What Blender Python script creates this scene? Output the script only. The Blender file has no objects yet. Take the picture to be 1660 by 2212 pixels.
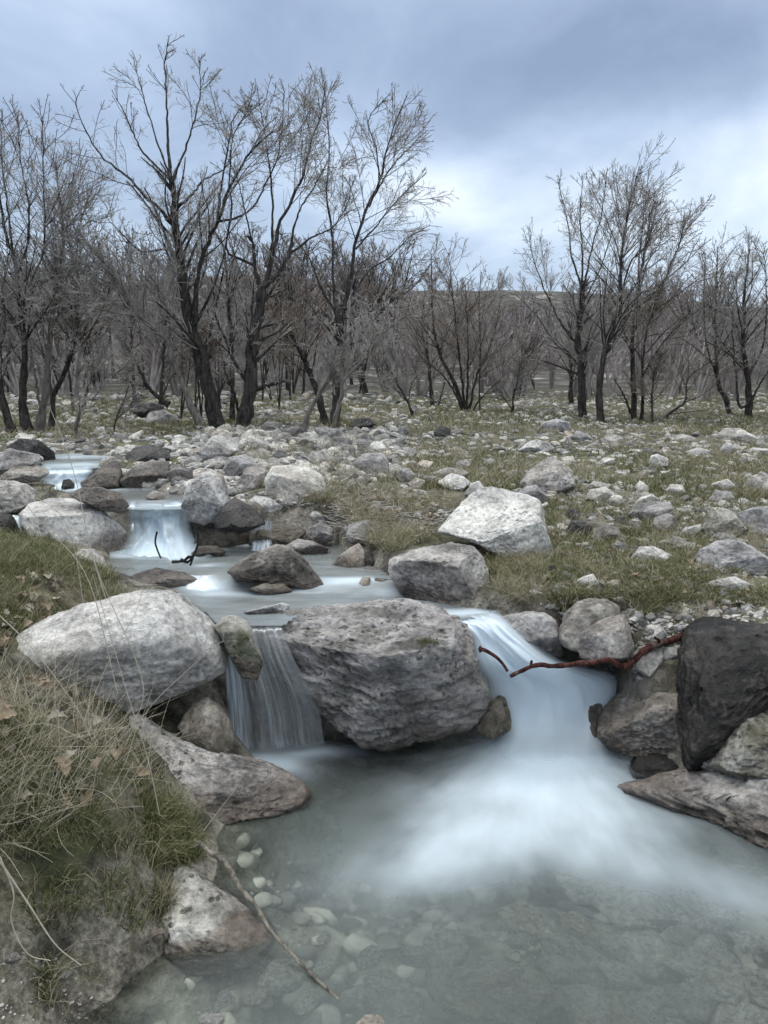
import bpy, bmesh, math
import numpy as np
from math import radians as R_

# ------------------------------------------------------------------ camera, sky, sun, exposure
S = bpy.context.scene
COL = S.collection
CAMZ, PITCH, F = 1.4, R_(8.8), 1671.0          # photo measured on a 1660 x 2212 grid
cam_d = bpy.data.cameras.new("camera"); cam = bpy.data.objects.new("camera", cam_d); COL.objects.link(cam)
cam.location = (0, 0, CAMZ); cam.rotation_euler = (math.pi/2 - PITCH, 0, 0)
cam_d.sensor_fit = 'VERTICAL'; cam_d.angle = 2*math.atan(1106/F)
cam_d.clip_start = .05; cam_d.clip_end = 2000
S.camera = cam
S.render.resolution_x, S.render.resolution_y = 768, 1024

SUN_EL, SUN_AZ = R_(60), R_(-75)                 # azimuth from +Y towards +X
W = bpy.data.worlds.new("World"); S.world = W; W.use_nodes = True
nt = W.node_tree; N = nt.nodes; L = nt.links; N.clear()
def nd(t, **k):
    n = N.new(t)
    for a, b in k.items(): setattr(n, a, b)
    return n
wo = nd('ShaderNodeOutputWorld'); bg = nd('ShaderNodeBackground'); L.new(bg.outputs[0], wo.inputs[0])
sky = nd('ShaderNodeTexSky', sky_type='NISHITA', sun_disc=False, sun_elevation=SUN_EL, sun_rotation=SUN_AZ)
tc = nd('ShaderNodeTexCoord'); mp = nd('ShaderNodeMapping'); L.new(tc.outputs['Generated'], mp.inputs[0])
mp.inputs['Scale'].default_value = (1.5, 1.5, 2.9); mp.inputs['Location'].default_value = (3.1, .4, 1.7)
mp.inputs['Rotation'].default_value = (0, R_(24), 0)
n1 = nd('ShaderNodeTexNoise'); n1.inputs['Scale'].default_value = 1.7; n1.inputs['Detail'].default_value = 7; n1.inputs['Roughness'].default_value = .54
n1.inputs['Distortion'].default_value = .35
L.new(mp.outputs[0], n1.inputs[0])
sx = nd('ShaderNodeSeparateXYZ'); L.new(tc.outputs['Generated'], sx.inputs[0])
def M(op, a, b=None, c=None, clamp=False, tree=None):
    t = tree or nt
    m = t.nodes.new('ShaderNodeMath'); m.operation = op; m.use_clamp = clamp
    for i, v in enumerate((a, b, c)):
        if v is None: continue
        if isinstance(v, (int, float)): m.inputs[i].default_value = v
        else: t.links.new(v, m.inputs[i])
    return m.outputs[0]
def RAMP(tree, fac, stops, interp='LINEAR'):
    r = tree.nodes.new('ShaderNodeValToRGB'); r.color_ramp.interpolation = interp
    e = r.color_ramp.elements
    while len(e) > 1: e.remove(e[0])
    for i, (p, c) in enumerate(stops):
        x = e[0] if i == 0 else e.new(p)
        x.position = p; x.color = tuple(c) + (1,) if len(c) == 3 else c
    tree.links.new(fac, r.inputs[0]); return r.outputs[0]
def MIX(tree, fac, a, b, mode='MIX'):
    m = tree.nodes.new('ShaderNodeMix'); m.data_type = 'RGBA'; m.blend_type = mode
    for s, v in ((m.inputs[0], fac), (m.inputs[6], a), (m.inputs[7], b)):
        if isinstance(v, (int, float)): s.default_value = v
        elif isinstance(v, (tuple, list)): s.default_value = tuple(v) + (1,) if len(v) == 3 else v
        else: tree.links.new(v, s)
    return m.outputs[2]
# cloud cover: blue-grey, darker high centre, pale breaks low on the right
def blob(x, z, sx_, sz_):                        # soft patch round a direction on the sky
    a = M('DIVIDE', M('SUBTRACT', sx.outputs[0], x), sx_); b = M('DIVIDE', M('SUBTRACT', sx.outputs[2], z), sz_)
    r2 = M('ADD', M('MULTIPLY', a, a), M('MULTIPLY', b, b))
    return M('POWER', 2.718, M('MULTIPLY', r2, -1))
val = M('ADD', M('MULTIPLY', M('SUBTRACT', n1.outputs[0], .5), .9), M('ADD', .50, M('MULTIPLY', sx.outputs[0], .12))); val = M('ADD', val, M('MULTIPLY', blob(.40, .24, .24, .10), .22))
val = M('SUBTRACT', val, M('MULTIPLY', blob(.16, .36, .30, .075), .24))
val = M('ADD', val, M('MULTIPLY', blob(-.42, .42, .28, .14), .10))
val = M('ADD', val, M('MULTIPLY', blob(.07, .235, .06, .03), .14))
cl = RAMP(nt, val, [(.30, (1.6, 2.1, 3.0)), (.43, (2.15, 2.75, 3.75)), (.53, (2.8, 3.5, 4.6)), (.62, (3.7, 4.4, 5.4)), (.75, (5.1, 5.6, 6.3))])
hz = RAMP(nt, sx.outputs[2], [(0, (1.35, 1.3, 1.2)), (.14, (1.2, 1.17, 1.1)), (.3, (1, 1, 1)), (.44, (1, 1, 1)), (.62, (2.6, 2.2, 1.75)), (1, (4.6, 3.9, 2.9))])
cl = MIX(nt, 1.0, cl, hz, 'MULTIPLY')
L.new(MIX(nt, .92, sky.outputs[0], cl), bg.inputs[0]); bg.inputs[1].default_value = .1

sun_d = bpy.data.lights.new("sun", 'SUN'); sun = bpy.data.objects.new("sun", sun_d); COL.objects.link(sun)
sun_d.energy = .8; sun_d.angle = R_(35); sun_d.color = (1, .97, .93)
sun.rotation_euler = (R_(90) - SUN_EL, 0, math.pi - SUN_AZ)
sun.location = (0, 0, 20)
S.view_settings.view_transform = 'Standard'; S.view_settings.look = 'None'
S.view_settings.exposure = 0.92; S.view_settings.gamma = 1
S.render.engine = 'CYCLES'
S.cycles.use_denoising = True
S.cycles.max_bounces = 7; S.cycles.diffuse_bounces = 3; S.cycles.glossy_bounces = 3
S.cycles.transmission_bounces = 5; S.cycles.transparent_max_bounces = 16

# ------------------------------------------------------------------ helpers
CR = {0: (0, 0, 1), 1: (0, 810.3, .5207), 2: (756.3, 810.3, .5444), 3: (0, 1242.5, .5207), 4: (810.3, 1188.4, .5119),
      5: (0, 1674.6, .4881), 6: (810.3, 1674.6, .5119), 7: (0, 54, .5695), 8: (837.3, 270.1, .4956)}
def V(c, pts):
    a, b, k = CR[c]; p = np.array(pts, float); return np.stack([a + k*p[:, 0], b + k*p[:, 1]], 1)
CP, SP = math.cos(PITCH), math.sin(PITCH)
CAM = np.array([0, 0, CAMZ])
def rays(p):
    p = np.atleast_2d(np.asarray(p, float)); x = (p[:, 0]-830)/F; y = (1106-p[:, 1])/F
    return np.stack([x, CP + y*SP, -SP + y*CP], 1)
def on_z(p, z):
    r = rays(p); t = (np.asarray(z) - CAMZ)/r[:, 2]; return CAM + r*t[:, None]
def on_Y(p, Y):
    r = rays(p); return CAM + r*(np.asarray(Y)/r[:, 1])[:, None]

def hsh(a, seed):
    a = (a ^ np.uint32(seed*7919 + 17)) & np.uint32(0xffffffff)
    a = (a ^ (a >> np.uint32(16)))*np.uint32(0x7feb352d); a = (a ^ (a >> np.uint32(15)))*np.uint32(0x846ca68b)
    return (a ^ (a >> np.uint32(16)))
def vnoise(p, seed=0):
    """smooth value noise, -1..1, p: n x 3"""
    i = np.floor(p).astype(np.int64); f = p - i; f = f*f*f*(f*(f*6-15)+10); out = np.zeros(len(p))
    for dx in (0, 1):
        wx = f[:, 0] if dx else 1-f[:, 0]
        for dy in (0, 1):
            wy = f[:, 1] if dy else 1-f[:, 1]
            for dz in (0, 1):
                wz = f[:, 2] if dz else 1-f[:, 2]
                k = ((i[:, 0]+dx)*73856093 ^ (i[:, 1]+dy)*19349663 ^ (i[:, 2]+dz)*83492791) & 0xffffffff
                out += wx*wy*wz*(hsh(k.astype(np.uint32), seed).astype(float)/4294967295.)
    return out*2-1
def fbm(p, oct=4, seed=0, gain=.5, ridge=False):
    s = np.zeros(len(p)); a = 1.; t = 0
    for o in range(oct):
        n = vnoise(p*(2.03**o) + o*13.7, seed+o)
        if ridge: n = 1-2*np.abs(n)
        s += a*n; t += a; a *= gain
    return s/t
def sstep(a, b, x):
    t = np.clip((x-a)/(b-a), 0, 1); return t*t*(3-2*t)

def mesh(name, v, f, mat, parent=None, smooth=True, attrs=None, loc=None, uv=None):
    """v: n x 3, f: list of int arrays (m x k) or one array; ONE object"""
    me = bpy.data.meshes.new(name)
    v = np.asarray(v, float)
    if loc is not None: v = v - np.asarray(loc)
    fs = f if isinstance(f, list) else [f]
    fs = [np.asarray(a) for a in fs if len(a)]
    me.vertices.add(len(v)); me.vertices.foreach_set('co', v.astype(np.float32).ravel())
    tot = sum(a.size for a in fs); me.loops.add(tot)
    me.loops.foreach_set('vertex_index', np.concatenate([a.ravel() for a in fs]).astype(np.int32))
    cnt = np.concatenate([np.full(len(a), a.shape[1]) for a in fs]); me.polygons.add(len(cnt))
    me.polygons.foreach_set('loop_start', np.concatenate([[0], np.cumsum(cnt)[:-1]]).astype(np.int32))
    me.polygons.foreach_set('loop_total', cnt.astype(np.int32))
    me.polygons.foreach_set('use_smooth', np.full(len(cnt), smooth))
    me.update(calc_edges=True)
    for k, a in (attrs or {}).items():
        at = me.attributes.new(k, 'FLOAT', 'POINT'); at.data.foreach_set('value', np.asarray(a, np.float32))
    if uv is not None:
        at = me.attributes.new('uvc', 'FLOAT_VECTOR', 'POINT'); at.data.foreach_set('vector', np.asarray(uv, np.float32).ravel())
    if mat: me.materials.append(mat)
    o = bpy.data.objects.new(name, me); COL.objects.link(o)
    if loc is not None: o.location = tuple(loc)
    if parent is not None: o.parent = parent; o.location = (0, 0, 0)
    return o
def tag(o, label=None, cat=None, group=None, kind=None):
    if label: o['label'] = label
    if cat: o['category'] = cat
    if group: o['group'] = group
    if kind: o['kind'] = kind
    return o
def empty(name, loc):
    o = bpy.data.objects.new(name, None); COL.objects.link(o); o.location = tuple(loc); o.empty_display_size = .1; return o

# ------------------------------------------------------------------ materials
def newmat(name):
    m = bpy.data.materials.new(name); m.use_nodes = True; t = m.node_tree; t.nodes.clear()
    out = t.nodes.new('ShaderNodeOutputMaterial'); return m, t, out
def T_(t, kind, **k):
    n = t.nodes.new(kind)
    for a, b in k.items():
        if a in n.inputs.keys(): n.inputs[a].default_value = b
        else: setattr(n, a, b)
    return n
def attr(t, name):
    a = t.nodes.new('ShaderNodeAttribute'); a.attribute_name = name; return a
def pbsdf(t, out, col, rough=.85, bump=None, spec=.3, normal=None):
    b = t.nodes.new('ShaderNodeBsdfPrincipled')
    for s, v in ((b.inputs['Base Color'], col), (b.inputs['Roughness'], rough)):
        if isinstance(v, (int, float)): s.default_value = v
        elif isinstance(v, (tuple, list)): s.default_value = tuple(v) + (1,)
        else: t.links.new(v, s)
    b.inputs['Specular IOR Level'].default_value = spec
    if normal is not None: t.links.new(normal, b.inputs['Normal'])
    t.links.new(b.outputs[0], out.inputs[0]); return b
def coords(t, offs=7.0):
    tcn = t.nodes.new('ShaderNodeTexCoord'); oi = t.nodes.new('ShaderNodeObjectInfo')
    v = t.nodes.new('ShaderNodeVectorMath'); v.operation = 'MULTIPLY_ADD'
    cmb = t.nodes.new('ShaderNodeCombineXYZ')
    for i in range(3): t.links.new(oi.outputs['Random'], cmb.inputs[i])
    t.links.new(cmb.outputs[0], v.inputs[0]); v.inputs[1].default_value = (offs*3, offs*5, offs*7); t.links.new(tcn.outputs['Object'], v.inputs[2])
    return v.outputs[0], oi.outputs['Random']
def noise(t, vec, scale, detail=6, rough=.55, dist=0.):
    n = T_(t, 'ShaderNodeTexNoise'); n.inputs['Scale'].default_value = scale; n.inputs['Detail'].default_value = detail
    n.inputs['Roughness'].default_value = rough; n.inputs['Distortion'].default_value = dist
    t.links.new(vec, n.inputs[0]); return n.outputs[0]
def bumpn(t, h, strength, dist, prev=None):
    b = t.nodes.new('ShaderNodeBump'); b.inputs['Strength'].default_value = strength; b.inputs['Distance'].default_value = dist
    t.links.new(h, b.inputs['Height'])
    if prev is not None: t.links.new(prev, b.inputs['Normal'])
    return b.outputs[0]

def rock_mat(name, dark, mid, light, spot=(.55, .54, .52), spots=.5, pits=.5, warm=(.36, .31, .265), sc=1.0, bed=0., gloss=.8):
    m, t, out = newmat(name); vec, rnd = coords(t)
    if bed:
        mpn = t.nodes.new('ShaderNodeMapping'); mpn.inputs['Rotation'].default_value = (R_(25), R_(-20), R_(30)); mpn.inputs['Scale'].default_value = (1, 1, 1+bed)
        t.links.new(vec, mpn.inputs[0]); vb = mpn.outputs[0]
    else: vb = vec
    a = noise(t, vb, 5*sc, 9, .62, .3)
    c = RAMP(t, a, [(.37, dark), (.47, mid), (.55, light), (.66, tuple(min(1, x*1.2) for x in light))])
    b = noise(t, vec, 2.3*sc, 4, .5, .6)
    c = MIX(t, M('MULTIPLY', RAMP(t, b, [(.5, (0, 0, 0)), (.64, (1, 1, 1))]), .4, tree=t), c, warm)
    c = MIX(t, .42, c, RAMP(t, noise(t, vb, 19*sc, 7, .7, .5), [(.40, (.5, .49, .48)), (.5, (1, 1, 1)), (.6, (1.22, 1.22, 1.22))]), 'MULTIPLY')
    fine = noise(t, vec, 55*sc, 5, .7)
    c = MIX(t, .6, c, RAMP(t, fine, [(.37, (.45, .45, .46)), (.5, (.95, .95, .95)), (.63, (1.4, 1.39, 1.37))]), 'MULTIPLY')
    # pale lichen crusts
    v1 = noise(t, vec, 17*sc, 7, .65, .8)
    c = MIX(t, M('MULTIPLY', RAMP(t, v1, [(.56, (0, 0, 0)), (.63, (1, 1, 1))]), spots, tree=t), c, spot)
    # dark pits
    vo = T_(t, 'ShaderNodeTexVoronoi'); vo.inputs['Scale'].default_value = 34*sc; vo.inputs['Randomness'].default_value = 1
    dv = t.nodes.new('ShaderNodeVectorMath'); dv.operation = 'MULTIPLY_ADD'; t.links.new(vec, dv.inputs[2])
    nz = T_(t, 'ShaderNodeTexNoise'); nz.inputs['Scale'].default_value = 26*sc; t.links.new(vec, nz.inputs[0]); t.links.new(nz.outputs[1], dv.inputs[0]); dv.inputs[1].default_value = (.05, .05, .05)
    t.links.new(dv.outputs[0], vo.inputs['Vector'])
    pm = noise(t, vec, 4*sc, 2)
    pit = M('MULTIPLY', RAMP(t, vo.outputs['Distance'], [(.16, (1, 1, 1)), (.34, (0, 0, 0))]), RAMP(t, pm, [(.46, (0, 0, 0)), (.58, (1, 1, 1))]), tree=t)
    c = MIX(t, M('MULTIPLY', pit, pits, tree=t), c, tuple(x*.45 for x in dark))
    # per-stone tone
    tone = RAMP(t, rnd, [(0, (.80, .80, .82)), (.5, (1, .99, .98)), (1, (1.14, 1.12, 1.08))])
    c = MIX(t, 1., c, tone, 'MULTIPLY')
    w = attr(t, 'wet').outputs['Fac']; ms = attr(t, 'moss').outputs['Fac']
    mn = noise(t, vec, 12, 5, .6)
    mf = M('MULTIPLY', ms, RAMP(t, mn, [(.42, (0, 0, 0)), (.56, (1, 1, 1))]), tree=t)
    c = MIX(t, mf, c, (.055, .07, .02))
    c = MIX(t, w, c, MIX(t, 1., c, (.40, .36, .33), 'MULTIPLY'))
    ro = M('SUBTRACT', gloss, M('MULTIPLY', w, gloss-.32, tree=t), tree=t)
    h = M('ADD', M('MULTIPLY', a, 1.0, tree=t), M('MULTIPLY', pit, -.25*pits, tree=t), tree=t)
    nrm = bumpn(t, h, 1., .05/sc); nrm = bumpn(t, noise(t, vb, 22*sc, 8, .7, .2), .9, .022/sc, nrm); nrm = bumpn(t, fine, .6, .005/sc, nrm)
    p = pbsdf(t, out, c, ro, spec=.35, normal=nrm)
    return m
RM = {
 'pale': rock_mat('pale_limestone', (.24, .235, .23), (.42, .41, .405), (.56, .55, .54), spots=.35, pits=.35),
 'white': rock_mat('white_limestone', (.28, .28, .28), (.47, .465, .46), (.60, .595, .58), spots=.4, pits=.5),
 'grey': rock_mat('grey_limestone', (.13, .125, .125), (.255, .245, .245), (.39, .375, .37), spots=.35, pits=.5),
 'mauve': rock_mat('mauve_limestone', (.15, .14, .138), (.30, .282, .278), (.47, .445, .437), spots=.3, pits=.75, bed=1.2),
 'dark': rock_mat('dark_wet_stone', (.010, .010, .011), (.028, .027, .028), (.075, .072, .073), spot=(.36, .35, .34), spots=.30, pits=.4, warm=(.055, .052, .052), gloss=.5),
 'brown': rock_mat('brown_stone', (.085, .077, .068), (.19, .175, .16), (.33, .31, .288), spots=.3, pits=.4),
 'pocked': rock_mat('pocked_limestone', (.16, .155, .14), (.40, .39, .37), (.58, .57, .54), spots=.5, pits=1.0, sc=.9),
 'mossy': rock_mat('lichened_stone', (.12, .115, .085), (.23, .22, .19), (.37, .36, .325), spots=.55, pits=.6, warm=(.2, .17, .09)),
 'tan': rock_mat('tan_limestone', (.24, .21, .17), (.42, .38, .33), (.57, .53, .48), spots=.4, pits=.4),
}
def simple(name, col, col2=None, rough=.9, scale=20, bump=.3, trans=0., rndv=.25):
    m, t, out = newmat(name); vec, rnd = coords(t)
    c = RAMP(t, noise(t, vec, scale, 5, .6), [(.35, col), (.65, col2 or col)])
    rr = attr(t, 'rnd').outputs['Fac']
    c = MIX(t, 1., c, RAMP(t, rr, [(0, (1-rndv,)*3), (1, (1+rndv,)*3)]), 'MULTIPLY')
    nrm = bumpn(t, noise(t, vec, scale*3, 4, .6), bump, .01)
    b = pbsdf(t, out, c, rough, spec=.25, normal=nrm)
    if trans:
        tr = t.nodes.new('ShaderNodeBsdfTranslucent'); t.links.new(c, tr.inputs[0]); mx = t.nodes.new('ShaderNodeMixShader'); mx.inputs[0].default_value = trans
        t.links.new(b.outputs[0], mx.inputs[1]); t.links.new(tr.outputs[0], mx.inputs[2]); t.links.new(mx.outputs[0], out.inputs[0])
    return m
def bark_mat(name, c1, c2, scale=14, lich=None):
    m, t, out = newmat(name); vec, rnd = coords(t)
    mpn = t.nodes.new('ShaderNodeMapping'); mpn.inputs['Scale'].default_value = (1, 1, .28); t.links.new(vec, mpn.inputs[0])
    a = noise(t, mpn.outputs[0], scale*2.2, 6, .7, .4)
    c = RAMP(t, a, [(.38, c1), (.62, c2)])
    if lich: c = MIX(t, M('MULTIPLY', RAMP(t, noise(t, vec, 9, 5, .7), [(.56, (0, 0, 0)), (.64, (1, 1, 1))]), .6, tree=t), c, lich)
    pbsdf(t, out, c, .95, spec=.15, normal=bumpn(t, a, 1., .03)); return m
BARK = bark_mat('dark_oak_bark', (.018, .016, .015), (.085, .076, .07), lich=(.16, .155, .14))
BARK2 = bark_mat('pale_bark', (.10, .09, .08), (.24, .22, .20))
TWIG = bark_mat('twig_bark', (.24, .22, .205), (.48, .45, .42), 6)
TWIGB = bark_mat('brown_twig_bark', (.18, .145, .12), (.38, .32, .275), 6)
TWIGF = bark_mat('far_twig_bark', (.20, .18, .175), (.40, .365, .355), 4)

# ------------------------------------------------------------------ terrain
rng = np.random.default_rng(11)
ctl = [(0, 2212, .10), (120, 2150, .05), (-400, 2212, .18), (0, 2000, .20), (150, 2000, .14), (260, 2000, .08), (0, 1800, .36), (200, 1800, .27), (340, 1800, .13), (400, 1830, .06),
 (0, 1600, .50), (200, 1600, .38), (330, 1600, .20), (-300, 1700, .55), (-400, 1400, .78), (0, 1490, .53), (0, 1185, .71), (100, 1195, .67), (200, 1240, .60), (250, 1300, .54), (420, 1640, .06), (360, 1640, .14), (460, 1500, .18), (280, 1680, .24), (-300, 1150, .80),
 (-300, 1000, .95), (0, 1000, .86), (0, 930, .95), (250, 930, .94), (500, 925, .98), (800, 925, .97),
 (480, 950, 1.0), (620, 955, .97), (700, 985, .90), (560, 1060, .80), (650, 1100, .74), (500, 1130, .67), (750, 1150, .66), (850, 1180, .62), (820, 1250, .56),
 (1070, 1320, .52), (1200, 1300, .54), (1400, 1350, .5), (1660, 1380, .5), (2000, 1450, .5), (1100, 1200, .60), (1400, 1200, .60), (1660, 1200, .6), (2000, 1250, .6),
 (1000, 1080, .72), (1300, 1080, .69), (1660, 1080, .68), (2000, 1080, .7), (900, 1000, .82), (1200, 1000, .79), (1660, 1000, .78), (1000, 950, .88), (1300, 950, .86), (1660, 940, .88),
 (1000, 900, 1.04), (1300, 890, 1.08), (1660, 890, 1.06), (1340, 1500, .30), (1400, 1600, .12), (1500, 1560, .25), (1660, 1550, .3), (1700, 1750, .05), (1500, 1690, .02), (2000, 1700, .3), (2300, 2100, .3),
 (400, 1050, .80), (300, 1000, .86)]
ctl = np.array(ctl, float); cw = np.array([on_z(c[:2], c[2])[0] for c in ctl])
far = [(-1.65, 4.0, .60), (-1.35, 4.1, .55), (-2.3, 4.3, .68), (-1.0, 3.6, .50), (-2.0, 4.8, .70)]
for s in (-2.2, -1.2, -.6, -.3, 0, .3, .6, 1.2, 2.2):
    for Y, z in ((20, 1.45), (30, 2.0), (42, 3.3), (70, 7.5)): far.append((s*Y, Y, z))
sky_s = {-2.2: 11, -1.2: 14, -.6: 14, -.3: 14.5, -.14: 15.8, 0: 13.4, .12: 13.6, .3: 13.2, .46: 11.2, .8: 10.8, 2.2: 9}
for s, z in sky_s.items(): far += [(s*104, 104, z), (s*150, 150, z-3), (s*380, 380, z-9)]
for s in (-2.2, -1, 0, 1, 2.2): far.append((s*.4, .4, .1))
cw = np.vstack([cw, np.array(far, float)])
def st(x, y): return np.stack([x/np.maximum(y, .3), np.log(np.maximum(y, .3))], 1)
CST = st(cw[:, 0], cw[:, 1])
def phi(r2): return .5*r2*np.log(r2 + 1e-12)
def d2(a, b): return ((a[:, None, :]-b[None, :, :])**2).sum(2)
Kn = len(CST); A = np.zeros((Kn+3, Kn+3)); A[:Kn, :Kn] = phi(d2(CST, CST)) + np.eye(Kn)*.004
A[:Kn, Kn] = 1; A[:Kn, Kn+1:] = CST; A[Kn:, :Kn] = A[:Kn, Kn:].T
Wt = np.linalg.solve(A, np.concatenate([cw[:, 2], [0, 0, 0]]))
def land(x, y):
    out = np.zeros(len(x)); q = st(x, y)
    for i in range(0, len(x), 40000):
        qq = q[i:i+40000]; out[i:i+40000] = phi(d2(qq, CST)) @ Wt[:Kn] + Wt[Kn] + qq @ Wt[Kn+1:]
    return out
def sdist(x, y, poly):
    """signed distance to polygon, positive inside"""
    p = np.stack([x, y], 1); n = len(poly); dm = np.full(len(x), 1e9); ins = np.zeros(len(x), bool)
    for i in range(n):
        a, b = poly[i], poly[(i+1) % n]; e = b-a; w = p-a
        t = np.clip((w @ e)/(e @ e), 0, 1); dm = np.minimum(dm, np.hypot(*(w - t[:, None]*e).T))
        c = (a[1] <= p[:, 1]) != (b[1] <= p[:, 1])
        ins ^= c & (p[:, 0] < a[0] + (p[:, 1]-a[1])*e[0]/(e[1] if abs(e[1]) > 1e-9 else 1e-9))
    return np.where(ins, dm, -dm)
Z0, Z1, Z1B, Z2, Z3 = 0., .50, .54, .76, .88
POOL = on_z([(150, 2400), (240, 2140), (330, 2060), (470, 2040), (560, 2000), (470, 1880), (440, 1800), (520, 1740), (560, 1680), (500, 1620), (480, 1580), (500, 1560), (1000, 1560), (1320, 1575),
             (1380, 1640), (1500, 1690), (1760, 1790), (2600, 2100), (2600, 2900), (100, 2900)], Z0)[:, :2]
MID = on_z([(235, 1195), (420, 1186), (560, 1180), (720, 1178), (840, 1255), (900, 1288), (1085, 1328), (1085, 1334), (985, 1340), (940, 1322), (660, 1322), (615, 1353), (470, 1353), (430, 1310), (360, 1275), (240, 1250)], Z1)[:, :2]
UP = on_z([(262, 1100), (420, 1100), (415, 1075), (330, 1052), (180, 1052), (100, 1056), (150, 1072), (260, 1080)], Z2)[:, :2]
UP2 = on_z([(95, 1013), (205, 1013), (225, 1003), (262, 984), (120, 980), (80, 998)], Z3)[:, :2]
SIDE = on_z([(545, 1118), (640, 1122), (690, 1112), (640, 1100), (570, 1102)], .70)[:, :2]
BODIES = [(UP2, Z3, .07, .12), (UP, Z2, .08, .12), (SIDE, .70, .04, .08), (MID, Z1, .10, .12), (POOL, Z0, .30, .34)]
def H0(x, y):
    z = land(x, y)
    dist = np.hypot(x, y)
    p = np.stack([x, y, np.zeros(len(x))], 1)
    near = np.clip(1.2 - dist/30, 0.25, 1)
    z = z + .035*fbm(p*1.6, 3, 5)*near + .022*fbm(p*7, 3, 9)*near + .012*fbm(p*19, 3, 19, ridge=True)*near*sstep(5, 3, dist) + .3*fbm(p*.12, 3, 4)*sstep(14, 50, dist) + 1.0*fbm(p*.05, 4, 3, ridge=True)*sstep(50, 100, dist)
    for poly, wz, dep, wd in BODIES:
        sd = sdist(x, y, poly); bed = wz - dep*sstep(-.02, wd, sd) + .02*fbm(p*9, 3, 2)
        rim = wz + .03 - .09*((y < (3.25 if wz == Z1 else 4.42 if wz == Z2 else 4.9 if wz == Z3 else 0)))
        if wz == Z1: rim = wz + .03 - .8*sstep(3.35, 3.05, y)
        if wz == Z2: rim = wz + .03 - 1.*sstep(4.75, 4.5, y)
        if wz == Z3: rim = wz + .03 - 1.*sstep(5.5, 5.25, y)
        if wz > .1: z = np.maximum(z, rim*sstep(-.45, -.12, sd) + (1-sstep(-.45, -.12, sd))*z)
        k = sstep(-.035, .06, sd)
        if wz == 0:                                 # shallower towards the viewer, so its stones show
            bed = bed + .205*sstep(2.15, 1.45, y)*sstep(.0, .3, sd) - .25*sstep(2.0, 2.4, y)*sstep(.05, .3, sd) ; k = sstep(-.05, .10, sd)
        z = z*(1-k) + np.minimum(z, bed)*k
    return z
NS, NT = 560, 620; S_MAX = 2.2; T0, T1 = math.log(.4), math.log(380)
gs = np.sign(np.linspace(-1, 1, NS))*np.abs(np.linspace(-1, 1, NS))**1.35*S_MAX; gt = np.linspace(T0, T1, NT)
GS, GT = np.meshgrid(gs, gt); gy = np.exp(GT); gx = GS*gy
GZ = H0(gx.ravel(), gy.ravel()).reshape(NT, NS)
def Hf(x, y):
    s = np.clip(x/np.maximum(y, .41), -S_MAX, S_MAX); t = np.log(np.clip(y, .41, 379))
    u = (np.sign(s)*(np.abs(s)/S_MAX)**(1/1.35) + 1)/2*(NS-1); v = (t-T0)/(T1-T0)*(NT-1)
    iu = np.clip(np.floor(u).astype(int), 0, NS-2); iv = np.clip(np.floor(v).astype(int), 0, NT-2); fu = u-iu; fv = v-iv
    return (GZ[iv, iu]*(1-fu)+GZ[iv, iu+1]*fu)*(1-fv) + (GZ[iv+1, iu]*(1-fu)+GZ[iv+1, iu+1]*fu)*fv
def on_ground(p):
    """pixels -> where their rays first meet the terrain"""
    r = rays(p); ts = np.exp(np.linspace(math.log(.8), math.log(370), 260)); hit = np.full(len(r), np.nan); prev = None
    for t in ts:
        q = CAM + r*t; g = q[:, 2] - Hf(q[:, 0], q[:, 1])
        if prev is not None:
            c = (g <= 0) & np.isnan(hit); fr = pg/(pg-g+1e-12); hit[c] = (prev + (t-prev)*fr)[c]
        prev, pg = t, g
    hit[np.isnan(hit)] = 360
    return CAM + r*hit[:, None]
idx = np.arange(NT*NS).reshape(NT, NS)
quads = np.stack([idx[:-1, :-1], idx[:-1, 1:], idx[1:, 1:], idx[1:, :-1]], -1).reshape(-1, 4)
# greenness / mud attributes
gp = np.stack([gx.ravel(), gy.ravel(), GZ.ravel()], 1)
gpx = gp[:, 0]/gp[:, 1]
hillf = sstep(12, 26, gp[:, 1])
wetg = np.zeros(len(gp))
for poly, wz, dep, wd in BODIES: wetg = np.maximum(wetg, sstep(-.35, -.02, sdist(gp[:, 0], gp[:, 1], poly))*(gp[:, 2] < wz+.22))
m, t, out = newmat('ground_soil'); vec, rnd = coords(t)
a = noise(t, vec, 9, 8, .65); b_ = noise(t, vec, 1.3, 5, .55, .5); c_ = noise(t, vec, 60, 4, .7)
soil = RAMP(t, a, [(.38, (.035, .03, .024)), (.5, (.09, .08, .063)), (.6, (.20, .18, .155))])
green = RAMP(t, a, [(.38, (.03, .034, .015)), (.5, (.075, .084, .036)), (.62, (.16, .152, .09))])
straw = RAMP(t, c_, [(.4, (.08, .07, .05)), (.58, (.26, .23, .175))])
c = MIX(t, RAMP(t, b_, [(.42, (0, 0, 0)), (.56, (1, 1, 1))]), soil, green)
c = MIX(t, M('MULTIPLY', RAMP(t, noise(t, vec, 3.2, 5, .6), [(.5, (0, 0, 0)), (.6, (1, 1, 1))]), .6, tree=t), c, straw)
hb = noise(t, vec, .5, 12, .72, .4); hc = RAMP(t, hb, [(.38, (.03, .028, .024)), (.48, (.06, .055, .048)), (.56, (.09, .084, .075)), (.60, (.26, .25, .24))])
c = MIX(t, attr(t, 'hill').outputs['Fac'], c, hc)
red = attr(t, 'red').outputs['Fac']; c = MIX(t, M('MULTIPLY', red, .8, tree=t), c, (.22, .115, .085))
wg = attr(t, 'wet').outputs['Fac']
mud = MIX(t, .7, RAMP(t, a, [(.38, (.04, .036, .03)), (.48, (.13, .118, .098)), (.6, (.27, .25, .215))]), RAMP(t, c_, [(.40, (.35, .35, .35)), (.6, (1.45, 1.45, 1.4))]), 'MULTIPLY')
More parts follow.
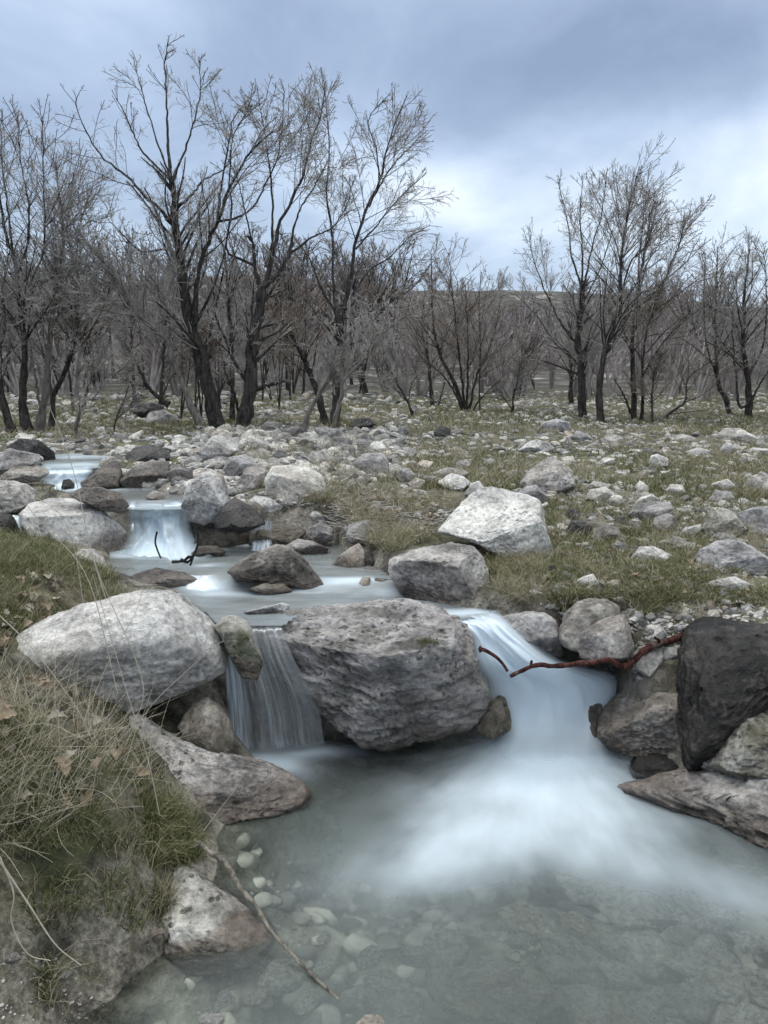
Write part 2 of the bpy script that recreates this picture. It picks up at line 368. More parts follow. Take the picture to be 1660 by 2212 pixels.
c = MIX(t, wg, c, mud)
ro = M('SUBTRACT', .92, M('MULTIPLY', wg, .38, tree=t), tree=t)
nrm = bumpn(t, a, 1., .05); nrm = bumpn(t, c_, .8, .012, nrm)
bedc = RAMP(t, noise(t, vec, 4.5, 6, .6), [(.40, (.09, .09, .08)), (.5, (.27, .26, .22)), (.59, (.52, .50, .44))]); c = MIX(t, attr(t, 'bed').outputs['Fac'], c, bedc)
pbsdf(t, out, c, ro, spec=.3, normal=nrm); GROUND = m
red_a = sstep(60, 100, gp[:, 1])*np.exp(-((gpx+.13)/.07)**2)
g = mesh('ground', gp, quads, GROUND, attrs={'bed': sstep(-.0, .08, np.maximum(*[sdist(gp[:, 0], gp[:, 1], q_) for q_ in (POOL, MID)])), 'hill': hillf, 'wet': wetg, 'red': red_a}); tag(g, 'stony meadow ground rising to a low hill', kind='structure')

# ------------------------------------------------------------------ rocks
ICO = {}
def ico(n):
    if n not in ICO:
        bm = bmesh.new(); bmesh.ops.create_icosphere(bm, subdivisions=n, radius=1)
        v = np.array([x.co[:] for x in bm.verts]); f = np.array([[q.index for q in fc.verts] for fc in bm.faces]); bm.free()
        v /= np.linalg.norm(v, axis=1)[:, None]; ICO[n] = (v, f)
    return ICO[n]
def cutplanes(q, normals, offs, soft=.93):
    for _ in range(2):
        for n, o in zip(normals, offs):
            e = q @ n - o; q = q - np.where(e > 0, e*soft, 0)[:, None]*n
    return q
def rough_up(q, size, seed, amp=1., f0=None):
    """q in metres about the centre"""
    f0 = f0 or 1.; d = q/(np.linalg.norm(q, axis=1)[:, None]+1e-9); s = q/size + seed*3.7
    bed = s*np.array([1, 1, 2.8])
    bed = np.stack([bed[:, 0], bed[:, 1]*.9+bed[:, 2]*.4, bed[:, 2]-bed[:, 1]*.5], 1)
    cr = np.clip(1-np.abs(vnoise(bed*2.3*f0+4, seed+31))/.07, 0, 1)*(vnoise(s*1.9, seed+33) > -.1)
    r = .085*fbm(s*1.7, 3, seed) + .048*fbm(bed*4.0*f0, 4, seed+5, .55, True) + .026*fbm(bed*11*f0, 3, seed+9, .6, True) - .024 + .011*fbm(s*32*f0, 3, seed+12, .6) - .035*cr
    return q + d*(r*size*amp)[:, None]
def polar(pxy):
    """radius of a (star-shaped) outline for 720 angles"""
    th = np.linspace(-np.pi, np.pi, 721)[:-1]; d = np.stack([np.cos(th), np.sin(th)], 1); best = np.full(720, 0.)
    n = len(pxy)
    for i in range(n):
        a, b = pxy[i], pxy[(i+1) % n]; e = b-a; den = d[:, 0]*e[1]-d[:, 1]*e[0]
        den = np.where(np.abs(den) < 1e-12, 1e-12, den)
        tt = (a[0]*e[1]-a[1]*e[0])/den; uu = (a[0]*d[:, 1]-a[1]*d[:, 0])/den
        ok = (uu >= 0) & (uu <= 1) & (tt > 0); best = np.where(ok, np.maximum(best, tt), best)
    best = np.where(best <= 0, np.median(best), best)
    k = np.exp(-np.linspace(-2, 2, 13)**2); k /= k.sum(); bb = np.concatenate([best[-6:], best, best[:6]])
    return np.convolve(bb, k, 'valid')
def centroid(p):
    x, y = p.T; x1, y1 = np.roll(x, -1), np.roll(y, -1); c = x*y1-x1*y; a = c.sum()/2
    return np.array([((x+x1)*c).sum(), ((y+y1)*c).sum()])/(6*a)
NROCK = 0
def rock(crop, pts, matk, label, name='rock', w=None, Y=None, T=None, push=.5, sub=None, amp=1., facets=7, planes=None, group=None, wet=.09, moss=0., cat='rock', bury=.12, seed=None, tilt=.45):
    """an outline seen in the photo, given its own distance, size and thickness"""
    global NROCK; NROCK += 1; sd = seed or NROCK*3+1; rg = np.random.default_rng(sd)
    p = V(crop, pts); c = centroid(p); yb = p[:, 1].max(); xb = c[0]
    wpx = np.ptp(p[:, 0])
    if Y is None:
        base = on_z((xb, yb-1), w)[0] if w is not None else on_ground([(xb, yb-1)])[0]; Y = base[1]
        half = .5*math.sqrt(wpx*np.ptp(p[:, 1]))/F*Y*1.1
        T = T or half; Y = Y + T*push + tilt*.5*np.ptp(p[:, 1])/F*Y*.6
    else: T = T or .5*math.sqrt(wpx*np.ptp(p[:, 1]))/F*Y*1.1
    C = on_Y(c, Y)[0]; fw = rays(c)[0]; fw /= np.linalg.norm(fw); rt = np.cross(fw, [0, 0, 1]); rt /= np.linalg.norm(rt); up = np.cross(rt, fw)
    r = rays(p); k = ((C-CAM) @ fw)/(r @ fw); wp = CAM + r*k[:, None] - C; pxy = np.stack([wp @ rt, wp @ up], 1)
    Rth = polar(pxy); a = np.abs(pxy[:, 0]).max(); b = np.abs(pxy[:, 1]).max(); size = math.sqrt(a*b)
    bot = np.linspace(-np.pi, np.pi, 721)[:-1]; Rth = Rth*(1 + bury*np.clip(-np.sin(bot), 0, 1))
    if sub is None: sub = 6 if wpx > 190 else (5 if wpx > 45 else 4)
    d, f = ico(sub); rho = np.hypot(d[:, 0], d[:, 1]); th = np.arctan2(d[:, 1], d[:, 0])
    u = (th+np.pi)/(2*np.pi)*720; i0 = np.floor(u).astype(int) % 720; fr = u-np.floor(u); Rr = Rth[i0]*(1-fr)+Rth[(i0+1) % 720]*fr
    q = np.stack([np.cos(th)*rho**.72*Rr/a, np.sin(th)*rho**.72*Rr/b, np.sign(d[:, 2])*np.abs(d[:, 2])**.82], 1)   # z to the viewer
    # keep the outline, cut facets into front and back
    nn = []; oo = []
    for j in range(facets):
        ang = rg.uniform(0, 2*np.pi); sl = rg.uniform(.15, .95); n_ = np.array([math.cos(ang)*sl, math.sin(ang)*sl, rg.choice([1, 1, 1, -1])*1.]); n_ /= np.linalg.norm(n_)
        nn.append(n_); oo.append(rg.uniform(.62, .84))
    for pl in (planes or []):
        n_ = np.array(pl[:3], float); n_ /= np.linalg.norm(n_); nn.append(n_); oo.append(pl[3])
    oo = [max(o_, .97*math.hypot(n_[0], n_[1])) for n_, o_ in zip(nn, oo)]
    q = cutplanes(q, nn, oo)
    q = q*np.array([a, b, T])
    q = rough_up(q, size, sd, amp)
    # lay it on the ground: the top leans away from the viewer
    q[:, 2] -= q[:, 1]*tilt
    Wp = C + q[:, :1]*rt + q[:, 1:2]*up - q[:, 2:3]*fw
    if moss is None: moss = 0
    at = {}
    nz = fbm(Wp*6, 3, 3)
    at['wet'] = np.clip(sstep(wet*1.0, wet*.25, Wp[:, 2]-w + nz*.05), 0, 1) if w is not None else np.zeros(len(Wp))
    if matk == 'dark': at['wet'] = np.maximum(at['wet'], .35)
    if moss: at['moss'] = moss*np.clip(sstep(.1, .6, nz*1.6 + .2), 0, 1)
    loc = np.array([C[0], C[1], Wp[:, 2].min()])
    o = mesh(name, Wp, f, RM[matk], attrs=at, loc=loc)
    return tag(o, label, cat, group)
GS_ = 'rocks in and beside the stream'; GM = 'rocks lying on the meadow'; GT_ = 'rocks of the bare wood'
# ---- the big boulders of the pool
rock(3, [(12,320),(30,290),(60,250),(200,170),(330,115),(480,90),(600,66),(700,66),(770,85),(800,120),(850,150),(890,200),(915,270),(928,330),(915,390),(880,410),(760,460),(640,505),(560,530),(400,545),(200,510),(60,440)],
     'pale', 'big smooth pale boulder on the left bank beside the thin waterfall', 'boulder', Y=2.78, T=.30, planes=[(0, -.6, .8, .78)], facets=2, amp=.75, cat='boulder', w=0., wet=.34, tilt=.35)
rock(0, [(556,1352),(590,1316),(720,1312),(800,1300),(850,1298),(900,1306),(960,1325),(1000,1345),(1025,1385),(1038,1420),(1030,1455),(1048,1490),(1040,1530),(1008,1568),(950,1584),(875,1592),(785,1582),(712,1552),(650,1500),(590,1432),(560,1390)],
     'mauve', 'largest boulder, pitted mauve grey, between the two falls over the pool', 'boulder', Y=3.05, T=.42, planes=[(-.1, .6, .8, .8), (.05, -.62, .79, .72)], facets=3, amp=1.15, cat='boulder', w=0., wet=.16, moss=.3, tilt=.4, bury=.10)
rock(2, [(152,745),(165,725),(300,690),(400,668),(490,680),(530,720),(545,770),(558,870),(545,925),(430,968),(330,940),(250,885),(190,845),(160,800)],
     'grey', 'square grey boulder with a white top edge upstream of the right fall', 'boulder', Y=3.42, T=.28, planes=[(-.1, .85, .5, .52), (-.3, -.5, .8, .6), (.8, .0, .6, .62)], facets=2, cat='boulder', w=.46, wet=.16)
rock(2, [(362,622),(395,560),(440,510),(480,470),(540,440),(610,445),(700,470),(750,500),(765,560),(775,640),(780,735),(740,745),(680,718),(600,683),(500,652),(420,632)],
     'white', 'broad whitish slab boulder with a rippled face on the grassy bank', 'boulder', T=.24, push=.7, planes=[(-.1, .45, .9, .45)], facets=2, amp=.8, cat='boulder', tilt=.55, bury=.3)
rock(4, [(1272,430),(1290,370),(1310,330),(1350,300),(1450,292),(1600,288),(1720,300),(1820,400),(1820,560),(1700,640),(1580,740),(1450,850),(1350,870),(1310,700),(1278,560)],
     'dark', 'black wet boulder with pale specks at the right edge behind the red branch', 'boulder', Y=2.85, T=.34, facets=0, amp=1.1, cat='boulder', w=0., wet=4.)
rock(4, [(950,700),(985,640),(1030,600),(1100,568),(1200,545),(1270,540),(1320,620),(1355,720),(1350,775),(1290,852),(1200,856),(1100,842),(1000,822),(955,765)],
     'brown', 'craggy grey brown boulder at the foot of the white cascade', 'boulder', Y=2.86, T=.24, planes=[(-.2, .8, .6, .6), (0, -.5, .85, .66)], facets=4, amp=1.3, cat='boulder', w=0., wet=.22)
rock(4, [(1388,800),(1420,740),(1470,690),(1540,600),(1600,550),(1660,533),(1790,560),(1850,700),(1820,930),(1660,950),(1500,930),(1400,895)],
     'mossy', 'lichen speckled boulder cut by the right edge below the black one', 'boulder', Y=2.62, T=.28, facets=5, cat='boulder', w=0., wet=.12)
rock(4, [(1072,915),(1100,860),(1160,828),(1230,835),(1280,870),(1350,905),(1330,945),(1200,965),(1100,955)],
     'dark', 'small dark wet rock in the gap under the black boulder', w=0., wet=.5, push=.4)
rock(0, [(1340,1700),(1400,1690),(1450,1668),(1520,1648),(1590,1634),(1660,1638),(1780,1660),(1900,1740),(1880,1880),(1700,1835),(1640,1812),(1560,1785),(1450,1745)],
     'grey', 'low grey rock sloping into the pool at the lower right edge', 'boulder', w=0., T=.30, push=.5, Y=2.52, facets=4, amp=1.7, cat='boulder', wet=.12, tilt=.5, bury=.5)
rock(3, [(462,600),(475,560),(560,545),(625,600),(690,650),(780,680),(900,740),(1000,748),(1100,772),(1180,808),(1240,850),(1272,890),(1250,935),(1150,975),(1000,1015),(870,1045),(790,1010),(740,940),(680,860),(600,780),(520,700)],
     'mauve', 'long rounded rock from the grassy bank into the pool, tan above and wet grey below', 'boulder', w=0., Y=2.60, T=.26, facets=2, amp=.9, cat='boulder', wet=.13, tilt=.5)
rock(3, [(742,630),(760,580),(800,530),(855,503),(910,540),(950,590),(968,660),(955,715),(900,742),(840,720),(770,680)],
     'brown', 'small brown rock tucked under the pale boulder beside the waterfall', w=0., Y=2.66, T=.14, facets=4, wet=.3, moss=.5)
rock(5, [(690,420),(740,398),(800,398),(860,412),(910,458),(980,498),(1060,556),(1130,618),(1190,680),(1215,740),(1140,830),(1000,890),(850,900),(730,800),(680,650),(670,520)],
     'pocked', 'white pocked rock at the water edge under the leaning dead stalk', 'rock', w=0., Y=1.91, T=.16, push=.3, facets=3, wet=.04, tilt=.5, amp=.8)
rock(3, [(882,212),(920,175),(970,163),(1020,178),(1048,220),(1060,290),(1085,360),(1060,420),(1000,400),(960,330),(920,260)],
     'mossy', 'pale lichened stone on the lip of the thin waterfall', w=.40, Y=2.80, T=.12, facets=3, wet=.08, moss=.7)
rock(0, [(480,1395),(520,1372),(560,1358),(610,1352),(650,1400),(690,1480),(720,1590),(640,1640),(520,1640),(488,1600),(480,1500)],
     'brown', 'wet brown ledge behind the veil of the thin waterfall', 'rock_ledge', Y=3.22, T=.17, facets=3, w=0., wet=3., moss=.4, tilt=.1, cat='rock ledge')
rock(4, [(345,330),(470,300),(620,330),(760,430),(900,520),(1000,640),(990,760),(900,830),(700,830),(520,800),(440,700),(430,560),(470,430)],
     'mossy', 'wet greenish rock step under the white cascade', 'rock_ledge', Y=3.38, T=.20, facets=4, w=0., wet=3., moss=.4, tilt=.5, cat='rock ledge')
rock(4, [(480,600),(510,575),(550,590),(560,660),(550,720),(500,735),(460,720),(455,660)], 'mossy', 'little greenish stone between the largest boulder and the cascade', w=0., Y=2.95, T=.08, wet=.5, moss=.4, bury=.8)
rock(4, [(880,650),(920,622),(960,640),(965,720),(960,820),(900,830),(870,760)], 'brown', 'narrow wet stone inside the right side of the cascade', w=0., Y=2.92, T=.07, wet=.9)
rock(4, [(485,300),(560,268),(640,260),(720,262),(765,295),(782,360),(785,440),(700,470),(600,440),(530,390)],
     'grey', 'rounded grey rock right beside the top of the cascade', w=.30, Y=3.04, T=.17, facets=4, wet=.2)
rock(4, [(780,340),(800,270),(850,215),(900,200),(980,205),(1028,240),(1040,300),(980,380),(900,430),(830,410),(785,380)],
     'brown', 'upright brownish boulder with green grass growing behind its top', 'boulder', Y=3.0, T=.15, facets=5, w=.3, wet=.15, moss=.25, cat='boulder')
rock(4, [(860,420),(870,350),(920,310),(990,275),(1050,270),(1072,330),(1085,410),(1060,452),(960,462),(880,450)],
     'grey', 'angular grey rock leaning against the upright brownish boulder', Y=2.88, T=.11, facets=6, w=.3, wet=.2)
# ---- upstream
rock(1, [(78,575),(120,530),(200,507),(300,508),(370,528),(440,558),(500,620),(545,680),(570,745),(480,760),(380,760),(200,755),(140,700),(88,630)],
     'pale', 'large pale boulder left of the upper waterfall', 'boulder', w=Z1B, T=.32, push=.7, planes=[(-.1, .8, .55, .6)], facets=3, amp=.6, cat='boulder', group=GS_, wet=.12)
rock(1, [(-90,500),(0,435),(60,438),(120,455),(152,485),(145,522),(60,562),(-40,570)], 'grey', 'flat topped grey rock at the left edge by the upper stream', Y=4.55, group=GS_)
rock(1, [(-60,610),(0,570),(50,578),(82,640),(62,690),(-30,700)], 'dark', 'dark reddish rock at the left edge with water slipping past it', Y=4.0, w=.6, wet=.6, group=GS_)
rock(1, [(338,445),(400,400),(450,365),(497,358),(508,400),(492,462),(420,474),(350,466)], 'brown', 'dark brown wedge rock beside the topmost stretch of stream', w=Z2, T=.17, group=GS_, wet=.3)
rock(1, [(288,500),(340,463),(420,467),(500,488),(535,540),(500,570),(420,556),(330,524)], 'grey', 'low layered dark rock above the large pale boulder by the upper fall', w=Z2, group=GS_, wet=.3)
rock(1, [(755,545),(770,470),(830,410),(880,393),(930,418),(948,480),(958,530),(920,575),(850,606),(790,596)], 'pale', 'tall pale boulder with streaked face right of the upper waterfall', 'boulder', w=.62, Y=4.32, T=.2, facets=6, planes=[(-.2, -.6, .8, .6)], cat='boulder', group=GS_, wet=.12)
rock(1, [(888,604),(930,540),(975,506),(1040,540),(1080,578),(1100,615),(1000,650),(910,640)], 'dark', 'dark triangular rock in front of the tall streaked boulder', w=.6, Y=4.15, facets=6, group=GS_, wet=.3)
rock(1, [(1028,525),(1060,500),(1120,508),(1172,545),(1150,575),(1080,570)], 'pale', 'pale flat rock behind the dark triangular one', group=GS_)
rock(1, [(1100,430),(1130,380),(1200,372),(1290,383),(1340,420),(1362,480),(1332,532),(1250,550),(1150,538),(1108,495)], 'pocked', 'rounded white boulder covered in dark pocks below the rubble bank', 'boulder', Y=4.78, T=.2, facets=3, cat='boulder', group=GS_)
rock(1, [(983,445),(1020,385),(1080,363),(1112,400),(1105,480),(1040,496),(998,485)], 'grey', 'grey rounded rock leaning on the pocked white boulder', Y=4.95, group=GS_)
rock(1, [(928,388),(950,340),(1020,331),(1072,360),(1012,404),(960,428)], 'grey', 'smooth blue grey rock above the tall streaked boulder', Y=5.2, group=GS_)
rock(1, [(835,310),(880,255),(930,240),(992,275),(992,315),(920,345),(850,348)], 'pale', 'big angular block on top of the rubble bank below the twin trunks', Y=5.9, facets=8, group=GS_)
rock(1, [(876,250),(910,220),(950,233),(964,255),(890,268)], 'tan', 'small pale block perched behind the angular one on the rubble bank', Y=6.15, group=GS_)
rock(1, [(945,815),(990,770),(1080,730),(1150,706),(1210,713),(1250,760),(1290,800),(1345,872),(1310,892),(1200,868),(1100,856),(980,850)], 'brown', 'dark wet wedge rock standing in the middle of the stream', 'boulder', w=Z1, T=.18, push=.4, facets=5, cat='boulder', wet=.16, group=GS_, amp=1.2)
rock(1, [(1375,795),(1400,760),(1450,720),(1490,698),(1512,730),(1515,795),(1460,832),(1400,822)], 'brown', 'small upright rock at the stream edge left of the square boulder', w=Z1, group=GS_, wet=.08)
rock(1, [(1268,662),(1300,620),(1340,610),(1388,640),(1382,682),(1330,700),(1280,690)], 'grey', 'round purplish rock beside a yellow grass tuft', w=.56, group=GS_, wet=.05)
rock(1, [(1436,665),(1450,620),(1520,600),(1582,620),(1592,662),(1540,696),(1460,696)], 'grey', 'dull round rock half hidden in dead grass on the bank', group=GS_)
rock(1, [(1035,700),(1060,640),(1150,618),(1240,623),(1275,652),(1232,695),(1150,716),(1060,718)], 'mossy', 'rounded olive rock with a thin trickle of water over it', w=Z1B, group=GS_, wet=.25, moss=.4, facets=2)
rock(1, [(800,640),(850,610),(960,615),(1040,640),(1030,700),(930,715),(830,705)], 'mossy', 'low wet mossy ledge between the upper fall and the trickle', 'rock_ledge', w=Z1B, group=GS_, wet=.3, moss=.8, cat='rock ledge')
rock(1, [(1188,704),(1240,680),(1300,688),(1365,720),(1335,746),(1210,738)], 'grey', 'flat wet slab at the foot of the trickle', w=Z1B, group=GS_, wet=.08)
rock(1, [(790,740),(830,710),(900,705),(940,735),(900,755),(820,758)], 'brown', 'low brown stone in the white water below the upper fall', w=Z1B, group=GS_, wet=.1)
rock(1, [(500,880),(560,822),(650,800),(760,818),(850,850),(870,880),(740,900),(600,900)], 'grey', 'flat rock just under the running water at mid stream', w=Z1, group=GS_, wet=.3, T=.13, push=.9)
rock(1, [(1000,985),(1090,965),(1170,944),(1202,955),(1185,980),(1100,992)], 'pale', 'thin pale stone breaking the calm water above the falls', w=Z1, T=.06, group=GS_, wet=.04)
rock(1, [(1030,888),(1100,860),(1180,865),(1215,895),(1100,912)], 'brown', 'flat brown stone in the flow in front of the dark wedge rock', w=Z1, T=.07, group=GS_, wet=.1)
rock(1, [(296,755),(340,724),(390,720),(432,760),(464,830),(470,862),(400,862),(330,800)], 'pale', 'pale rock beside the green grass mound on the left shore', w=Z1, group=GS_, wet=.08)
rock(1, [(520,335),(560,300),(630,286),(692,305),(705,345),(640,370),(560,375)], 'dark', 'dark grey boulder at the far side of the topmost water', Y=5.85, group=GS_)
rock(1, [(490,440),(560,380),(640,353),(705,358),(712,420),(650,456),(520,468)], 'grey', 'broad low wet rock with water sheeting over it, left of the tall streaked boulder', w=Z2, group=GS_, wet=.3, facets=3)
rock(1, [(690,405),(740,378),(802,388),(800,445),(715,450)], 'grey', 'layered rock touching the broad low wet one', w=.80, group=GS_, wet=.1)
rock(1, [(600,505),(640,480),(690,490),(680,515),(630,520)], 'pale', 'small pale stone at the edge of the water above the upper fall', w=Z2, group=GS_)
rock(1, [(25,300),(80,263),(160,268),(225,320),(225,355),(120,330),(60,330)], 'dark', 'dark rock slab at the far left bank under the trees', Y=6.0, group=GS_)
rock(1, [(-40,350),(40,300),(100,318),(165,330),(170,350),(100,390),(-20,410)], 'grey', 'grey rock at the far left edge above the stream', Y=5.4, group=GS_)
rock(1, [(-10,430),(60,378),(190,383),(210,405),(150,440),(10,455)], 'brown', 'flat brown ledge over the topmost pool at the left', 'rock_ledge', Y=5.1, group=GS_, cat='rock ledge')
rock(1, [(255,470),(262,435),(290,430),(312,450),(305,480)], 'dark', 'small round dark stone in the topmost white water', w=Z2, group=GS_, wet=.3)
rock(1, [(140,450),(150,415),(175,410),(185,440),(165,452)], 'dark', 'tiny dark stone left of the topmost white water', w=Z2, group=GS_, wet=.3)
rock(2, [(45,803),(60,765),(150,760),(168,790),(130,810)], 'brown', 'flat stone wedged left of the square grey boulder', w=Z1, group=GS_)
rock(2, [(22,845),(50,800),(80,800),(84,858)], 'brown', 'small wet stone at the water left of the square grey boulder', w=Z1, group=GS_, wet=.06)
rock(2, [(88,855),(100,805),(172,810),(180,856)], 'grey', 'broken grey stone touching the square grey boulder at the water', w=Z1, group=GS_, wet=.06)
rock(1, [(1500,760),(1540,735),(1580,770),(1560,800),(1510,795)], 'dark', 'dark stone behind the small upright rock at the stream edge', w=.53, group=GS_, wet=.1)
